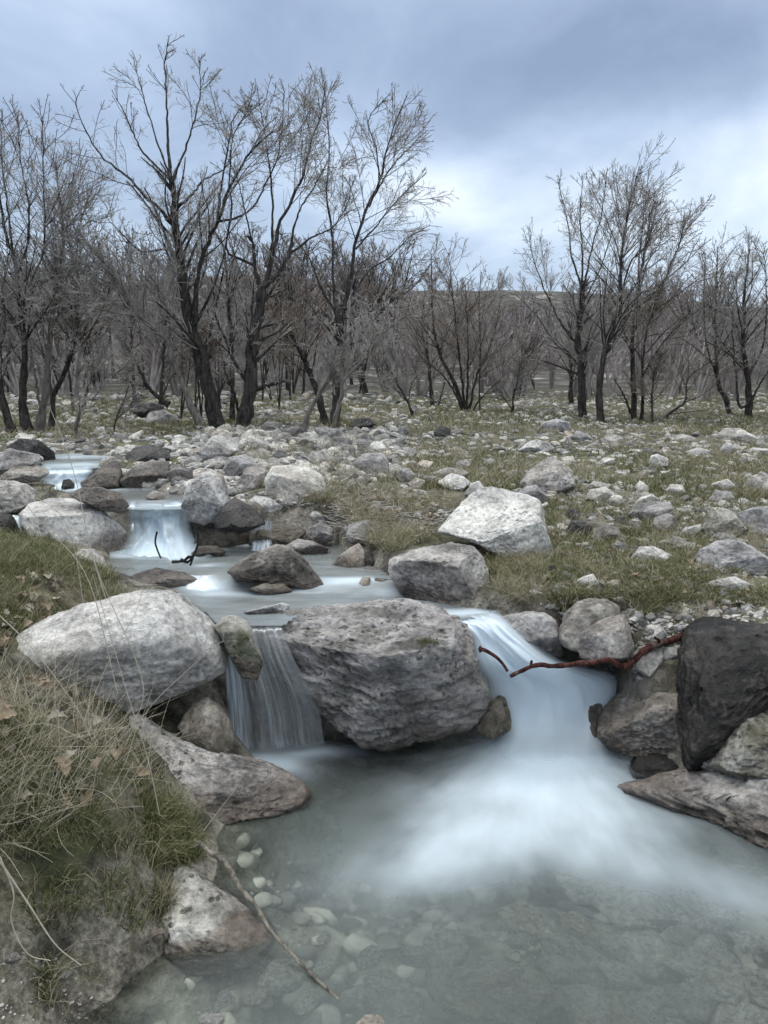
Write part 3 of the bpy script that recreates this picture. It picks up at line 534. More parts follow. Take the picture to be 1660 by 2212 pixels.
# ---- bank and meadow on the right (and the rubble bank)
MR = [
 ([(678,425),(700,385),(760,345),(800,320),(842,345),(882,380),(890,435),(820,465),(700,458)], 'grey', 'tall grey peaked boulder behind the whitish slab', 'boulder'),
 ([(662,470),(700,440),(740,438),(782,480),(772,505),(715,510)], 'grey', 'small rounded grey rock touching the peaked boulder', 0),
 ([(14,350),(60,310),(125,308),(155,340),(152,385),(90,395),(36,378)], 'grey', 'dark pitted block at the right end of the rubble bank', 0),
 ([(58,305),(90,265),(128,262),(152,300),(105,318)], 'pale', 'pale peaked stone behind the dark pitted block', 0),
 ([(305,395),(380,368),(440,368),(475,390),(430,408),(350,412)], 'grey', 'long smooth grey stone on the bank above the whitish slab', 0),
 ([(345,425),(400,388),(450,400),(484,430),(440,458),(380,448)], 'pale', 'banded pale stone in front of the long smooth one', 0),
 ([(452,475),(480,430),(512,418),(534,445),(500,488)], 'pale', 'pale stone at the top left corner of the whitish slab', 0),
 ([(180,400),(200,372),(235,370),(262,395),(240,425),(200,420)], 'pale', 'bright squarish stone at the foot of the rubble bank', 0),
 ([(228,430),(260,405),(300,420),(290,445),(245,448)], 'tan', 'warm pale stone just below the bright squarish one', 0),
 ([(275,415),(300,400),(340,400),(356,418),(320,428)], 'grey', 'little grey slab left of the banded stone', 0),
 ([(205,360),(225,340),(265,345),(272,370),(235,378)], 'tan', 'creamy stone in the dry grass left of the meadow', 0),
 ([(265,355),(290,335),(330,345),(320,375),(280,372)], 'tan', 'yellowish stone next to the creamy one', 0),
 ([(415,365),(430,340),(465,335),(480,360),(450,378)], 'grey', 'dark cracked stone above the long smooth one', 0),
 ([(668,300),(700,270),(740,257),(782,265),(812,293),(780,308),(700,306)], 'pale', 'low pale mound rock alone in the dry grass of the meadow', 0),
 ([(560,295),(580,278),(612,280),(618,300),(585,303)], 'grey', 'small grey stone left of the low pale mound rock', 0),
 ([(740,220),(770,185),(820,173),(872,185),(876,218),(800,228)], 'pale', 'smooth domed boulder at the wood edge behind the meadow', 'boulder'),
 ([(1183,355),(1195,320),(1220,312),(1262,330),(1264,358),(1215,366)], 'pale', 'bright little boulder with a dark cleft far out on the meadow', 0),
 ([(1468,303),(1480,275),(1500,267),(1538,290),(1510,311)], 'pale', 'small pale cone shaped stone at the far right of the meadow', 0),
 ([(1452,245),(1480,212),(1540,210),(1590,232),(1625,252),(1590,268),(1500,265)], 'pale', 'wide flat boulder before the rightmost trees', 'boulder'),
 ([(1326,305),(1380,287),(1434,300),(1424,322),(1350,321)], 'pale', 'long low stone left of the cone shaped one', 0),
 ([(1536,310),(1600,288),(1680,294),(1690,314),(1560,318)], 'pale', 'long flat pale rock at the right edge of the meadow', 0),
 ([(972,354),(1010,325),(1052,330),(1044,358),(1000,363)], 'pale', 'pale rock in the meadow right of the peaked boulder', 0),
 ([(835,350),(850,325),(885,320),(895,345),(860,355)], 'pale', 'pale rock just behind the peaked boulder', 0),
 ([(1128,443),(1150,418),(1184,440),(1184,465),(1150,470)], 'pale', 'small pointed stone upright in the green meadow', 0),
 ([(932,445),(970,420),(1044,435),(1004,460),(940,460)], 'pale', 'flat pale stone behind the pitted pair in the meadow', 0),
 ([(930,495),(950,455),(1010,443),(1054,470),(1044,505),(980,508)], 'pocked', 'pitted rock in the middle of the green meadow', 0),
 ([(1018,505),(1040,473),(1077,478),(1090,508),(1040,520)], 'pocked', 'smaller pitted rock touching the pitted one', 0),
 ([(1104,555),(1130,512),(1200,500),(1262,504),(1284,530),(1244,565),(1150,580)], 'grey', 'wide grey rock with a rounded back, centre of the right meadow', 0),
 ([(1120,520),(1150,485),(1200,470),(1230,495),(1190,502)], 'pale', 'pale slab leaning behind the wide grey rock', 0),
 ([(1196,605),(1210,565),(1260,547),(1293,560),(1288,604),(1240,626),(1202,620)], 'grey', 'round grey boulder in front of the wide grey rock', 0),
 ([(1103,594),(1120,571),(1157,578),(1152,606),(1115,606)], 'tan', 'small light stone left of the round grey boulder', 0),
 ([(962,645),(970,610),(1010,597),(1062,604),(1078,632),(1040,660),(990,660)], 'grey', 'mottled grey rock in wet green grass', 0),
 ([(858,618),(880,575),(920,574),(964,600),(944,635),(880,640)], 'dark', 'dark angular rock left of the mottled grey one', 0),
 ([(850,560),(865,530),(900,532),(915,560),(890,575)], 'dark', 'blackened stump-like stone above the dark angular rock', 0),
 ([(1038,684),(1060,657),(1102,670),(1102,694),(1060,699)], 'grey', 'fist sized grey stone below the mottled rock', 0),
 ([(1116,725),(1150,680),(1200,679),(1284,716),(1244,746),(1160,746)], 'pale', 'pale wedge shaped rock in green grass near the puddle', 0),
 ([(1212,664),(1290,642),(1344,650),(1294,680),(1220,684)], 'grey', 'thin grey slab lying behind the pale wedge rock', 0),
 ([(1286,645),(1330,605),(1392,591),(1404,610),(1354,645)], 'pale', 'smooth tilted slab left of the broken boulder', 0),
 ([(1270,690),(1310,660),(1370,665),(1375,690),(1320,700)], 'grey', 'dark slab lying before the tilted smooth one', 0),
 ([(1392,608),(1420,550),(1480,524),(1532,550),(1575,612),(1500,646),(1430,646)], 'mossy', 'broken brownish boulder at the right of the meadow', 'boulder'),
 ([(1528,548),(1600,525),(1700,518),(1780,560),(1760,645),(1600,626)], 'pale', 'large pale slanted slab cut by the right edge', 'boulder'),
 ([(1358,745),(1390,690),(1450,660),(1540,653),(1620,700),(1710,765),(1640,788),(1480,784)], 'pale', 'long whitish ridged boulder lying on the right of the meadow', 'boulder'),
 ([(1428,645),(1460,625),(1520,629),(1548,662),(1450,670)], 'grey', 'grey stone on the back of the long whitish boulder', 0),
 ([(1355,840),(1440,815),(1530,800),(1596,830),(1560,860),(1420,856)], 'pale', 'flat white slab sunk in the mud at the right', 0),
 ([(1546,470),(1580,410),(1630,384),(1710,420),(1700,472)], 'grey', 'grey pointed boulder at the right edge up the meadow', 'boulder'),
 ([(1246,470),(1270,434),(1320,434),(1334,468),(1280,480)], 'pale', 'pale rock pair standing left of the far right debris', 0),
 ([(1412,465),(1440,430),(1500,411),(1534,440),(1480,460)], 'pale', 'pale rock on the debris heap at the right', 0),
 ([(1420,500),(1450,455),(1510,460),(1530,490),(1470,510)], 'grey', 'dark crumbling stone in the debris heap at the right', 0),
 ([(876,825),(930,798),(966,788),(993,826),(940,842)], 'pale', 'bright angular stone on the bank above the cascade', 0),
 ([(1000,835),(1040,812),(1074,812),(1060,846)], 'tan', 'flat tan stone right of the bright angular one', 0),
 ([(788,850),(830,825),(885,850),(800,866)], 'grey', 'flat grey stone bedded in grass near the cascade', 0),
 ([(1118,970),(1130,935),(1162,938),(1168,972),(1140,984)], 'pale', 'pale knuckle sized stone right of the upright brownish boulder', 0),
 ([(1168,1048),(1190,1000),(1230,986),(1259,1020),(1234,1060)], 'pale', 'pale pointed stone above the bend of the red branch', 0),
 ([(1118,1110),(1160,1060),(1240,1080),(1245,1130),(1190,1190),(1130,1160)], 'grey', 'broken grey stone under the bend of the red branch', 0),
 ([(1225,1100),(1250,1075),(1300,1080),(1300,1120),(1250,1130)], 'grey', 'grey stone between the red branch and the black boulder', 0),
 ([(1000,1140),(1030,1105),(1100,1115),(1110,1160),(1050,1180)], 'dark', 'dark stone behind the spray below the red branch', 0),
 ([(1415,960),(1425,930),(1460,930),(1470,955),(1440,970)], 'tan', 'cream pebble stone behind the black boulder', 0),
 ([(1310,960),(1320,935),(1345,935),(1348,965)], 'pale', 'small white stone left of the cream pebble', 0),
 ([(183,233),(195,205),(225,201),(238,226),(210,242)], 'grey', 'round grey stone at the wood edge below the brown bush', 0),
 ([(326,230),(360,200),(402,214),(394,242),(345,244)], 'dark', 'dark round stone under the brown bush', 0),
 ([(402,225),(425,210),(450,215),(455,235),(420,240)], 'brown', 'reddish stone right of the dark round one', 0),
 ([(872,248),(900,220),(942,233),(974,262),(900,262)], 'grey', 'grey boulder at the foot of the double trunk', 0),
 ([(986,260),(1030,232),(1084,244),(1086,274),(1010,272)], 'grey', 'pitted grey boulder between the right hand trunks', 0),
 ([(1264,245),(1320,234),(1374,250),(1364,268),(1280,266)], 'grey', 'grey slab right of the sprawling tree foot', 0),
 ([(-4,205),(20,175),(80,171),(104,196),(60,216)], 'dark', 'dark mossy boulder below the middle trees', 0),
 ([(90,235),(110,215),(140,225),(140,245),(110,248)], 'grey', 'grey stone right of the dark mossy boulder', 0),
 ([(855,420),(870,395),(905,400),(910,425)], 'pale', 'small pale stone at the right foot of the peaked boulder', 0),
 ([(985,720),(1000,705),(1060,715),(1050,730)], 'grey', 'flat stone in the puddle before the mottled rock', 0),
 ([(880,680),(900,665),(970,675),(960,690)], 'grey', 'thin flat stone in the grass right of the whitish slab', 0),
 ([(1545,345),(1570,325),(1610,330),(1605,350)], 'pale', 'small light stone in the grass under the far right flat rock', 0),
 ([(1100,305),(1115,292),(1160,295),(1155,312)], 'pale', 'pale stone far out right of the low pale mound', 0),
 ([(925,300),(960,290),(1010,295),(1000,310)], 'pale', 'flat pale stone far out in the middle of the meadow', 0),
]
for pts, mk, lab, nm in MR:
    rock(2, pts, mk, lab, nm or 'rock', group=GM, cat=nm or 'rock', facets=6, push=.6)
for pts, mk, lab in [
 ([(550,155),(570,120),(630,113),(684,130),(660,175),(590,180)], 'dark', 'dark boulder under the leaning trees of the wood'),
 ([(596,196),(620,155),(680,143),(736,170),(736,206),(650,208)], 'grey', 'long grey boulder right of the dark one in the wood'),
 ([(386,246),(400,214),(432,214),(444,250)], 'pale', 'pale upright stone in the wood left of the trunks'),
 ([(740,130),(780,105),(840,110),(850,150),(780,155)], 'grey', 'grey boulder behind the thick leaning trunk'),
 ([(885,85),(920,62),(960,70),(955,95)], 'grey', 'pale grey boulder between the two dark trunks'),
 ([(270,200),(300,170),(330,175),(340,200),(300,215)], 'pale', 'pale rock among thin stems at the left of the wood'),
 ([(95,120),(120,100),(170,105),(165,125)], 'pale', 'pale boulder deep in the left of the wood'),
 ([(440,100),(480,78),(520,90),(510,108)], 'grey', 'grey boulder deep in the wood above the dark one'),
 ([(360,95),(400,75),(430,95),(400,108)], 'grey', 'grey boulder left of the deep one in the wood')]:
    rock(1, pts, mk, lab, 'boulder', group=GT_, cat='boulder', facets=6, push=.6)

# ---- countable stones (shared meshes) and the gravel between them
PROTO = []
def proto_shape(i, sub):
    rg = np.random.default_rng(500+i); d, f = ico(sub); q = d.copy()
    ns = rg.normal(size=(9, 3)); ns /= np.linalg.norm(ns, axis=1)[:, None]; ns[0] = (0, 0, 1); q = cutplanes(q, ns, rg.uniform(.5, .85, 9), 1.)
    q = q*np.array([1, rg.uniform(.6, .95), rg.uniform(.38, .75)]); q = rough_up(q, .9, 300+i, 1.0); return q, f
SM = ['pale', 'pale', 'white', 'grey', 'tan', 'pale', 'grey', 'white', 'brown', 'pale', 'grey', 'tan', 'mauve', 'dark']
for i, mk in enumerate(SM):
    q, f = proto_shape(i, 4)
    me = None; o = mesh('stone', q, f, RM[mk]); PROTO.append(o.data); bpy.data.objects.remove(o)
def inpoly(x, y, poly): return sdist(x, y, poly) > 0
def scatter_px(poly, n, rg):
    """n random pixels in an outline of the photo -> points of the ground"""
    poly = np.array(poly, float); lo, hi = poly.min(0), poly.max(0); out = []
    while len(out) < n:
        p = rg.uniform(lo, hi, (n*2+10, 2)); p = p[sdist(p[:, 0], p[:, 1], poly) > 0]; out += list(p)
    return on_ground(np.array(out[:n]))
def in_water(x, y, marg=.0):
    r = np.zeros(len(x), bool)
    for poly, *_ in BODIES: r |= sdist(x, y, poly) > marg
    return r
rg = np.random.default_rng(77)
ZONES = [ # outline (1660 grid), count, size range in pixels of width, label, group, mats
 ([(440,1050),(400,960),(480,930),(700,935),(830,960),(900,1010),(760,1040),(700,1000),(600,1000),(500,1020)], 105, (16, 62), 'angular pale stone of the heaped rubble bank', 'stones of the rubble bank', (0, 1, 2, 4, 5, 7, 9, 6)),
 ([(840,960),(1660,950),(1760,1100),(1500,1130),(1100,1040),(900,1050)], 70, (12, 36), 'light stone strewn over the far grassy meadow', 'stones strewn on the far meadow', (0, 1, 2, 5, 7, 9, 11)),
 ([(1190,1100),(1660,1090),(1760,1330),(1450,1370),(1080,1260),(1200,1200)], 55, (10, 34), 'stone lying in the wet grass of the near meadow', 'stones on the near meadow', (0, 2, 3, 6, 9, 10)),
 ([(1200,1330),(1450,1330),(1470,1400),(1340,1480),(1290,1440),(1370,1390)], 30, (12, 40), 'broken stone in the heap along the red branch', 'stones heaped by the red branch', (3, 0, 6, 8, 10, 11)),
 ([(0,960),(430,945),(500,1050),(430,1060),(260,1040),(0,1010)], 22, (14, 40), 'greyish stone on the bank of the upper stream', 'stones beside the upper stream', (3, 6, 8, 12, 10)),
 ([(430,1080),(560,1050),(720,1080),(790,1180),(640,1190),(500,1130)], 18, (14, 38), 'stone among rocks between the stream and the grassy bank', 'stones of the middle bank', (3, 6, 8, 0, 9))]
for poly, n, (a0, a1), lab, grp, ms in ZONES:
    P = scatter_px(poly, n, rg)
    P = P[~in_water(P[:, 0], P[:, 1])]
    for p in P:
        wpx = a0 + (a1-a0)*rg.random()**1.6; s = .5*wpx/F*p[1]*1.1
        o = bpy.data.objects.new('stone', PROTO[ms[rg.integers(len(ms))]]); COL.objects.link(o)
        o.location = (p[0], p[1], p[2] + s*.12); o.rotation_euler = (rg.normal(0, .25), rg.normal(0, .25), rg.uniform(0, 6.28))
        o.scale = (s*rg.uniform(.85, 1.2), s*rg.uniform(.85, 1.2), s*rg.uniform(.85, 1.25)); tag(o, lab, 'stone', grp)
# stones seen under the water of the pool
for i, (px, py, wd, mk) in enumerate([(1290,1930,230,3),(1500,1950,210,6),(1130,2010,170,8),(1400,2070,260,3),(1240,2090,200,13),(1020,2130,180,10),(1560,2130,230,6),(840,2190,150,3),(1330,2200,180,8),(610,2130,90,0),(700,2110,60,2),(800,2090,70,5),(560,2180,50,4),(660,2190,80,9),(760,2180,70,1),(840,2150,110,0),(900,2090,90,5),(960,2140,120,9),(1010,2200,130,4),(880,2205,80,2),
        (1080,2120,90,7),(1140,2170,110,0),(1210,2110,130,5),(1260,2190,120,2),(960,2060,130,5),(1160,2190,150,2),(1470,2180,170,5),(1600,2190,160,2),(1350,1990,150,0),(1340,2130,110,9),(1420,2200,140,0),(1330,2050,160,11),(1490,2100,140,6),(1580,2150,150,5),(1240,2010,110,4),(1400,1990,150,12),(1540,2000,130,9),(1620,2060,110,2),(1650,2190,100,1),
        (540,2100,50,9),(490,2190,46,2),(460,2210,40,0),(1120,2060,80,3),(700,2050,60,3)]):
    p = on_z((px, py), -.07)[0]; p[2] = Hf(p[:1], p[1:2])[0]; s = .5*wd/F*1.75*rg.uniform(1.1, 1.4)
    o = bpy.data.objects.new('stone', PROTO[{3: 1, 6: 5, 8: 4, 9: 0, 11: 4, 12: 6, 13: 3, 10: 11}.get(mk, mk)]); COL.objects.link(o); o.location = tuple(p); o.scale = (s, s*rg.uniform(.7, 1), s*.7)
    o.location.z = max(p[2], -.045 - s*.38); o.location.z = min(o.location.z, -.014 - s*.4)
    o.rotation_euler = (rg.normal(0, .2), rg.normal(0, .2), rg.uniform(0, 6.28)); tag(o, 'pale stone on the bed of the pool, blurred by shallow water', 'stone', 'stones under the pool water')
q, f = proto_shape(3, 4); p = on_z((800, 2206), 0)[0]
for k, (px, py, s, lab) in enumerate([(800, 2212, .05, 'cream stone poking out of the pool at the bottom edge'), (138, 2105, .028, 'small whitish stone in the mud of the lower left bank'), (462, 2200, .036, 'oval white stone in the shallows near the bottom edge'), (20, 2068, .03, 'grey pebble beside the mud bank at the left edge')]):
    p = on_ground([(px, py)])[0] if k != 0 and k != 2 else on_z((px, py), 0)[0]
    o = bpy.data.objects.new('stone', PROTO[(4, 2, 2, 3)[k]]); COL.objects.link(o); o.location = tuple(p); o.scale = (s, s*.7, s*.6); tag(o, lab, 'stone')

def blob_field(P, s, sub, rg, mats_name, flat=1.15):
    """many small angular stones as one mesh"""
    V_, F_, n0 = [], [], 0; protos = [proto_shape(i, sub) for i in range(6)]
    k = rg.integers(0, 6, len(P))
    for j in range(6):
        sel = np.where(k == j)[0]
        if not len(sel): continue
        q, f = protos[j]; a = rg.uniform(0, 6.28, len(sel)); ca, sa = np.cos(a), np.sin(a); sc = s[sel][:, None]*rg.uniform(.75, 1.25, (len(sel), 3))
        x = q[None, :, 0]*sc[:, :1]; y = q[None, :, 1]*sc[:, 1:2]; z = q[None, :, 2]*sc[:, 2:]*flat; z = z + x*rg.normal(0, .25, (len(sel), 1))
        v = np.stack([x*ca[:, None]-y*sa[:, None], x*sa[:, None]+y*ca[:, None], z], -1) + P[sel][:, None, :]
        F_.append((f[None] + (np.arange(len(sel))*len(q))[:, None, None] + n0).reshape(-1, 3)); V_.append(v.reshape(-1, 3)); n0 += len(sel)*len(q)
    return np.vstack(V_), np.vstack(F_), np.concatenate([np.repeat(rg.random(int((k == j).sum())), len(protos[j][0])) for j in range(6)])
m, t, out = newmat('gravel_stone'); vec, rnd = coords(t)
c = RAMP(t, attr(t, 'rnd').outputs['Fac'], [(0, (.10, .097, .093)), (.3, (.22, .215, .205)), (.6, (.36, .35, .335)), (.85, (.50, .48, .45)), (1, (.38, .33, .28))])
c = MIX(t, .8, c, RAMP(t, noise(t, vec, 45, 5, .7), [(.4, (.5, .5, .5)), (.6, (1.35, 1.35, 1.35))]), 'MULTIPLY')
pbsdf(t, out, c, .85, spec=.3, normal=bumpn(t, noise(t, vec, 60, 5, .7), .8, .008)); GRAVEL = m
GP, GSZ = [], []
for poly, n, (a0, a1) in [
    ([(400,1060),(380,955),(480,925),(860,930),(900,1010),(760,1050),(600,1020),(500,1040)], 2800, (5, 46)),
    ([(820,935),(1660,925),(1900,960),(1900,1120),(1500,1130),(1100,1050),(900,1050)], 5200, (3, 28)),
    ([(1000,1060),(1660,1080),(1900,1120),(1900,1400),(1450,1370),(1080,1290),(1190,1150)], 2500, (3, 34)),
    ([(1150,1240),(1500,1290),(1660,1330),(1660,1370),(1450,1380),(1330,1350),(1180,1320)], 700, (4, 16)),
    ([(1200,1330),(1480,1340),(1470,1400),(1340,1500),(1290,1440),(1370,1390)], 260, (6, 22)),
    ([(0,945),(430,940),(560,1050),(430,1070),(260,1050),(0,1010)], 1000, (5, 40)),
    ([(560,1040),(900,1050),(980,1110),(850,1190),(700,1140)], 900, (3, 26)),
    ([(0,850),(860,850),(860,930),(0,945)], 3200, (3, 26)), ([(860,845),(1660,850),(1900,850),(1900,925),(860,925)], 4500, (2, 20)),
    ([(0,2040),(160,2080),(250,2212),(0,2212)], 160, (3, 14)), ([(430,1100),(560,1060),(700,1100),(780,1190),(640,1190)], 500, (5, 34))]:
    P = scatter_px(poly, n, rg); P = P[~in_water(P[:, 0], P[:, 1])]; wp_ = a0+(a1-a0)*rg.random(len(P))**2.6
    GP.append(P); P[:, 2] -= .12*.5*wp_/F*P[:, 1]; GSZ.append(.5*wp_/F*P[:, 1]*1.15)
P = np.vstack(GP); s = np.concatenate(GSZ); v, f, r_ = blob_field(P, s, 2, rg, '')
tag(mesh('gravel', v, f, GRAVEL, smooth=False, attrs={'rnd': r_}), 'small stones and gravel scattered through the meadow and banks', kind='stuff')
# gravel of the stream beds
bx = np.concatenate([rg.uniform(-1.3, 2.2, 3200)]); by = rg.uniform(.9, 3.0, 3200); k = (sdist(bx, by, POOL) > .02) & (Hf(bx, by) < -.07); bx, by = bx[k], by[k]
P = np.stack([bx, by, Hf(bx, by)], 1); v, f, r_ = blob_field(P, .010+.055*rg.random(len(P))**2.0, 2, rg, '')
BEDG = simple('bed_pebble', (.20, .19, .175), (.46, .44, .40), rough=.8, scale=9, rndv=.55)
tag(mesh('pebble_bed', v, f, BEDG, attrs={'rnd': r_}), 'pebbles on the bed of the pool', kind='stuff')

# ------------------------------------------------------------------ water
def water_mat(name, tint, murkc, streak=(1, 1, 1), fall=False):
    m, t, out = newmat(name)
    at_f, at_m, at_a = attr(t, 'foam').outputs['Fac'], attr(t, 'murk').outputs['Fac'], attr(t, 'fade').outputs['Fac']
    uvc = attr(t, 'uvc').outputs['Vector']
    mpn = t.nodes.new('ShaderNodeMapping'); mpn.inputs['Scale'].default_value = streak; t.links.new(uvc, mpn.inputs[0])
    n = noise(t, mpn.outputs[0], 1., 4, .55, .25); n2 = noise(t, mpn.outputs[0], 3.1, 3, .5)
    fo = M('ADD', M('MULTIPLY', n, .7, tree=t), M('MULTIPLY', n2, .3, tree=t), tree=t)
    if fall: fac = M('MULTIPLY', at_f, RAMP(t, fo, [(.36, (.10,)*3), (.47, (.42,)*3), (.58, (1,)*3)]), clamp=True, tree=t)
    else: fac = M('ADD', at_f, M('MULTIPLY', M('SUBTRACT', fo, .5, tree=t), M('MULTIPLY', M('MULTIPLY', at_f, M('SUBTRACT', 1.1, at_f, tree=t), tree=t), 3.2, tree=t), tree=t), clamp=True, tree=t)
    clear = t.nodes.new('ShaderNodeBsdfRefraction'); clear.inputs['Color'].default_value = tuple(tint)+(1,); clear.inputs['Roughness'].default_value = .13; clear.inputs['IOR'].default_value = 1.33
    if fall: clear = t.nodes.new('ShaderNodeBsdfTransparent'); clear.inputs['Color'].default_value = (.93, .94, .94, 1)
    if not fall: t.links.new(MIX(t, attr(t, 'deep').outputs['Fac'], tint, tuple(x*.32 for x in tint)), clear.inputs['Color'])
    milk = t.nodes.new('ShaderNodeBsdfDiffuse'); t.links.new(MIX(t, RAMP(t, noise(t, mpn.outputs[0], .8, 3), [(.4, (0,)*3), (.6, (1,)*3)]), murkc, tuple(min(1, x*1.35) for x in murkc)), milk.inputs[0])
    mx = t.nodes.new('ShaderNodeMixShader'); t.links.new(at_m, mx.inputs[0]); t.links.new(clear.outputs[0], mx.inputs[1]); t.links.new(milk.outputs[0], mx.inputs[2])
    gl = t.nodes.new('ShaderNodeBsdfGlossy'); gl.inputs['Roughness'].default_value = .22; gl.inputs['Color'].default_value = (.9, .93, .95, 1)
    bn = bumpn(t, n2, .12, .03); t.links.new(bn, gl.inputs['Normal'])
    fr = t.nodes.new('ShaderNodeFresnel'); fr.inputs['IOR'].default_value = 1.33
    m2 = t.nodes.new('ShaderNodeMixShader'); t.links.new(M('MULTIPLY', fr.outputs[0], 1. if not fall else .3, tree=t), m2.inputs[0]); t.links.new(mx.outputs[0], m2.inputs[1]); t.links.new(gl.outputs[0], m2.inputs[2])
    fd = t.nodes.new('ShaderNodeBsdfDiffuse'); fd.inputs[0].default_value = (.76, .87, .97, 1); ft = t.nodes.new('ShaderNodeBsdfTranslucent'); ft.inputs[0].default_value = (.76, .87, .97, 1)
    fm = t.nodes.new('ShaderNodeMixShader'); fm.inputs[0].default_value = .3; t.links.new(fd.outputs[0], fm.inputs[1]); t.links.new(ft.outputs[0], fm.inputs[2])
    m3 = t.nodes.new('ShaderNodeMixShader'); t.links.new(fac, m3.inputs[0]); t.links.new(m2.outputs[0], m3.inputs[1]); t.links.new(fm.outputs[0], m3.inputs[2])
    tr = t.nodes.new('ShaderNodeBsdfTransparent'); m4 = t.nodes.new('ShaderNodeMixShader'); t.links.new(at_a, m4.inputs[0]); t.links.new(tr.outputs[0], m4.inputs[1]); t.links.new(m3.outputs[0], m4.inputs[2])
    t.links.new(m4.outputs[0], out.inputs[0]); return m
WATER = water_mat('pool_water', (.92, .96, .93), (.19, .225, .215), (2.2, 4.5, 1))
STREAM = water_mat('stream_water', (.80, .84, .80), (.16, .165, .155), (3, 9, 1))
FALL = water_mat('falling_water', (.9, .95, .95), (.3, .3, .3), (26, 1.1, 1), fall=True)
CASC = water_mat('cascade_water', (.85, .9, .9), (.30, .33, .31), (3.2, .8, 1))

def grid_sheet(name, x0, x1, y0, y1, step, zf, keep, foamf, murkf, fadef, mat, label, uvf=None):
    nx, ny = int((x1-x0)/step), int((y1-y0)/step); X, Y_ = np.meshgrid(np.linspace(x0, x1, nx), np.linspace(y0, y1, ny)); x, y = X.ravel(), Y_.ravel()
    ix = np.arange(nx*ny).reshape(ny, nx); q = np.stack([ix[:-1, :-1], ix[:-1, 1:], ix[1:, 1:], ix[1:, :-1]], -1).reshape(-1, 4)
    kp = keep(x, y); q = q[kp[q].all(1)]; z = zf(x, y); used = np.unique(q); rm = np.zeros(len(x), int); rm[used] = np.arange(len(used))
    x, y, z = x[used], y[used], z[used]; uv = np.stack(uvf(x, y) if uvf else (x, y, 0*x), 1)
    o = mesh(name, np.stack([x, y, z], 1), rm[q], mat, attrs={'deep': sstep(.22, .62, z-Hf(x, y)), 'foam': foamf(x, y), 'murk': murkf(x, y, z), 'fade': fadef(x, y)}, uv=uv)
    return tag(o, label, kind='structure')
def spots(lst, z):
    c = [(on_z((px, py), z)[0, :2], sx_, sy_, a, r) for px, py, sx_, sy_, a, r in lst]
    def fn(x, y):
        p = np.stack([x, y, 0*x], 1); wx = x + .05*fbm(p*5, 3, 21) + .02*fbm(p*13, 2, 25); wy = y + .05*fbm(p*5+9, 3, 22); out = np.zeros(len(x))
        for (cx, cy), sx_, sy_, a, r in c:
            dx, dy = wx-cx, wy-cy; u = dx*math.cos(r)+dy*math.sin(r); v = -dx*math.sin(r)+dy*math.cos(r)
            out = 1-(1-out)*(1-a*np.exp(-(u/sx_)**2-(v/sy_)**2))
        return np.clip(out, 0, 1)
    return fn
pool_foam = spots([(1180, 1640, .26, .12, .95, 0), (1150, 1700, .34, .18, .9, .1), (1060, 1790, .30, .16, .72, .3), (950, 1870, .26, .13, .55, .3), (1250, 1780, .26, .2, .35, -.2), (575, 1650, .17, .09, .95, -.1), (690, 1622, .17, .055, .7, 0),
                   (1480, 1890, .5, .15, .34, -.45), (1350, 1760, .24, .14, .4, -.3)], 0)
pool_clear = spots([(820, 1640, .36, .22, .85, 0), (520, 1800, .2, .3, .3, 0)], 0)  # clearer water by the largest boulder and left shore: murk is lowered
def murk_pool(x, y, z): return np.clip((1-np.exp(-np.clip(z-Hf(x, y), 0, 1)/.6))*.55, 0, .25)*(1-pool_clear(x, y))
def flow_uv(x, y):                                  # streaks fan out from the foot of the cascade
    c = on_z((1180, 1560), 0)[0]; dx, dy = x-c[0], y-c[1]-.1; return (np.arctan2(dx, -dy)*1.6, np.hypot(dx, dy)*.35, 0*x)
grid_sheet('water', -1.7, 3.2, .45, 2.98, .016, lambda x, y: 0*x + .004*fbm(np.stack([x*2, y*3, 0*x], 1)*2, 3, 8), lambda x, y: sdist(x, y, POOL) > -.14, pool_foam,
           murk_pool, lambda x, y: sstep(-.13, -.10, sdist(x, y, POOL)), WATER, 'clear grey green pool under the falls', flow_uv)
zm = lambda x, y: Z1 + (Z1B-Z1)*sstep(3.36, 3.52, y + .12*x + .06*fbm(np.stack([x*4, y*4, 0*x], 1), 2, 7)) + .004*fbm(np.stack([x*3, y*9, 0*x], 1), 3, 6)
mid_foam = spots([(600, 1300, 1.2, .9, .16, 0), (330, 1205, .22, .10, .95, 0), (420, 1200, .12, .08, .7, 0), (250, 1215, .1, .08, .5, 0), (560, 1190, .12, .07, .8, 0), (450, 1270, .12, .07, .8, 0), (500, 1282, .14, .05, .5, 0), (760, 1270, .16, .05, .75, 0), (820, 1285, .1, .04, .5, 0), (640, 1280, .12, .04, .35, 0),
                  (450, 1240, .08, .06, .4, 0), (1000, 1325, .16, .06, .75, 0), (930, 1300, .12, .05, .35, 0)], Z1)
grid_sheet('water', -2.2, 1.0, 2.7, 4.5, .014, zm, lambda x, y: (sdist(x, y, MID) > -.06) & ((y > 3.1) | (sdist(x, y, MID) > 0)), mid_foam,
           lambda x, y, z: 0*x + .48, lambda x, y: sstep(-.055, .02, sdist(x, y, MID)), STREAM, 'smooth stretch of stream between the two sets of falls')
up_foam = spots([(340, 1092, .26, .2, .45, 0), (140, 1056, .35, .18, .9, 0)], Z2)
grid_sheet('water', -3.2, -.6, 3.9, 6.2, .02, lambda x, y: 0*x+Z2+.006*fbm(np.stack([x*3, y*6, 0*x], 1), 3, 6), lambda x, y: sdist(x, y, UP) > -.05, up_foam, lambda x, y, z: 0*x+.55, lambda x, y: sstep(-.05, .02, sdist(x, y, UP)), STREAM, 'upper stretch of stream above the wide waterfall')
up2_foam = spots([(150, 1005, .35, .25, .6, 0), (190, 985, .3, .3, .5, 0)], Z3)
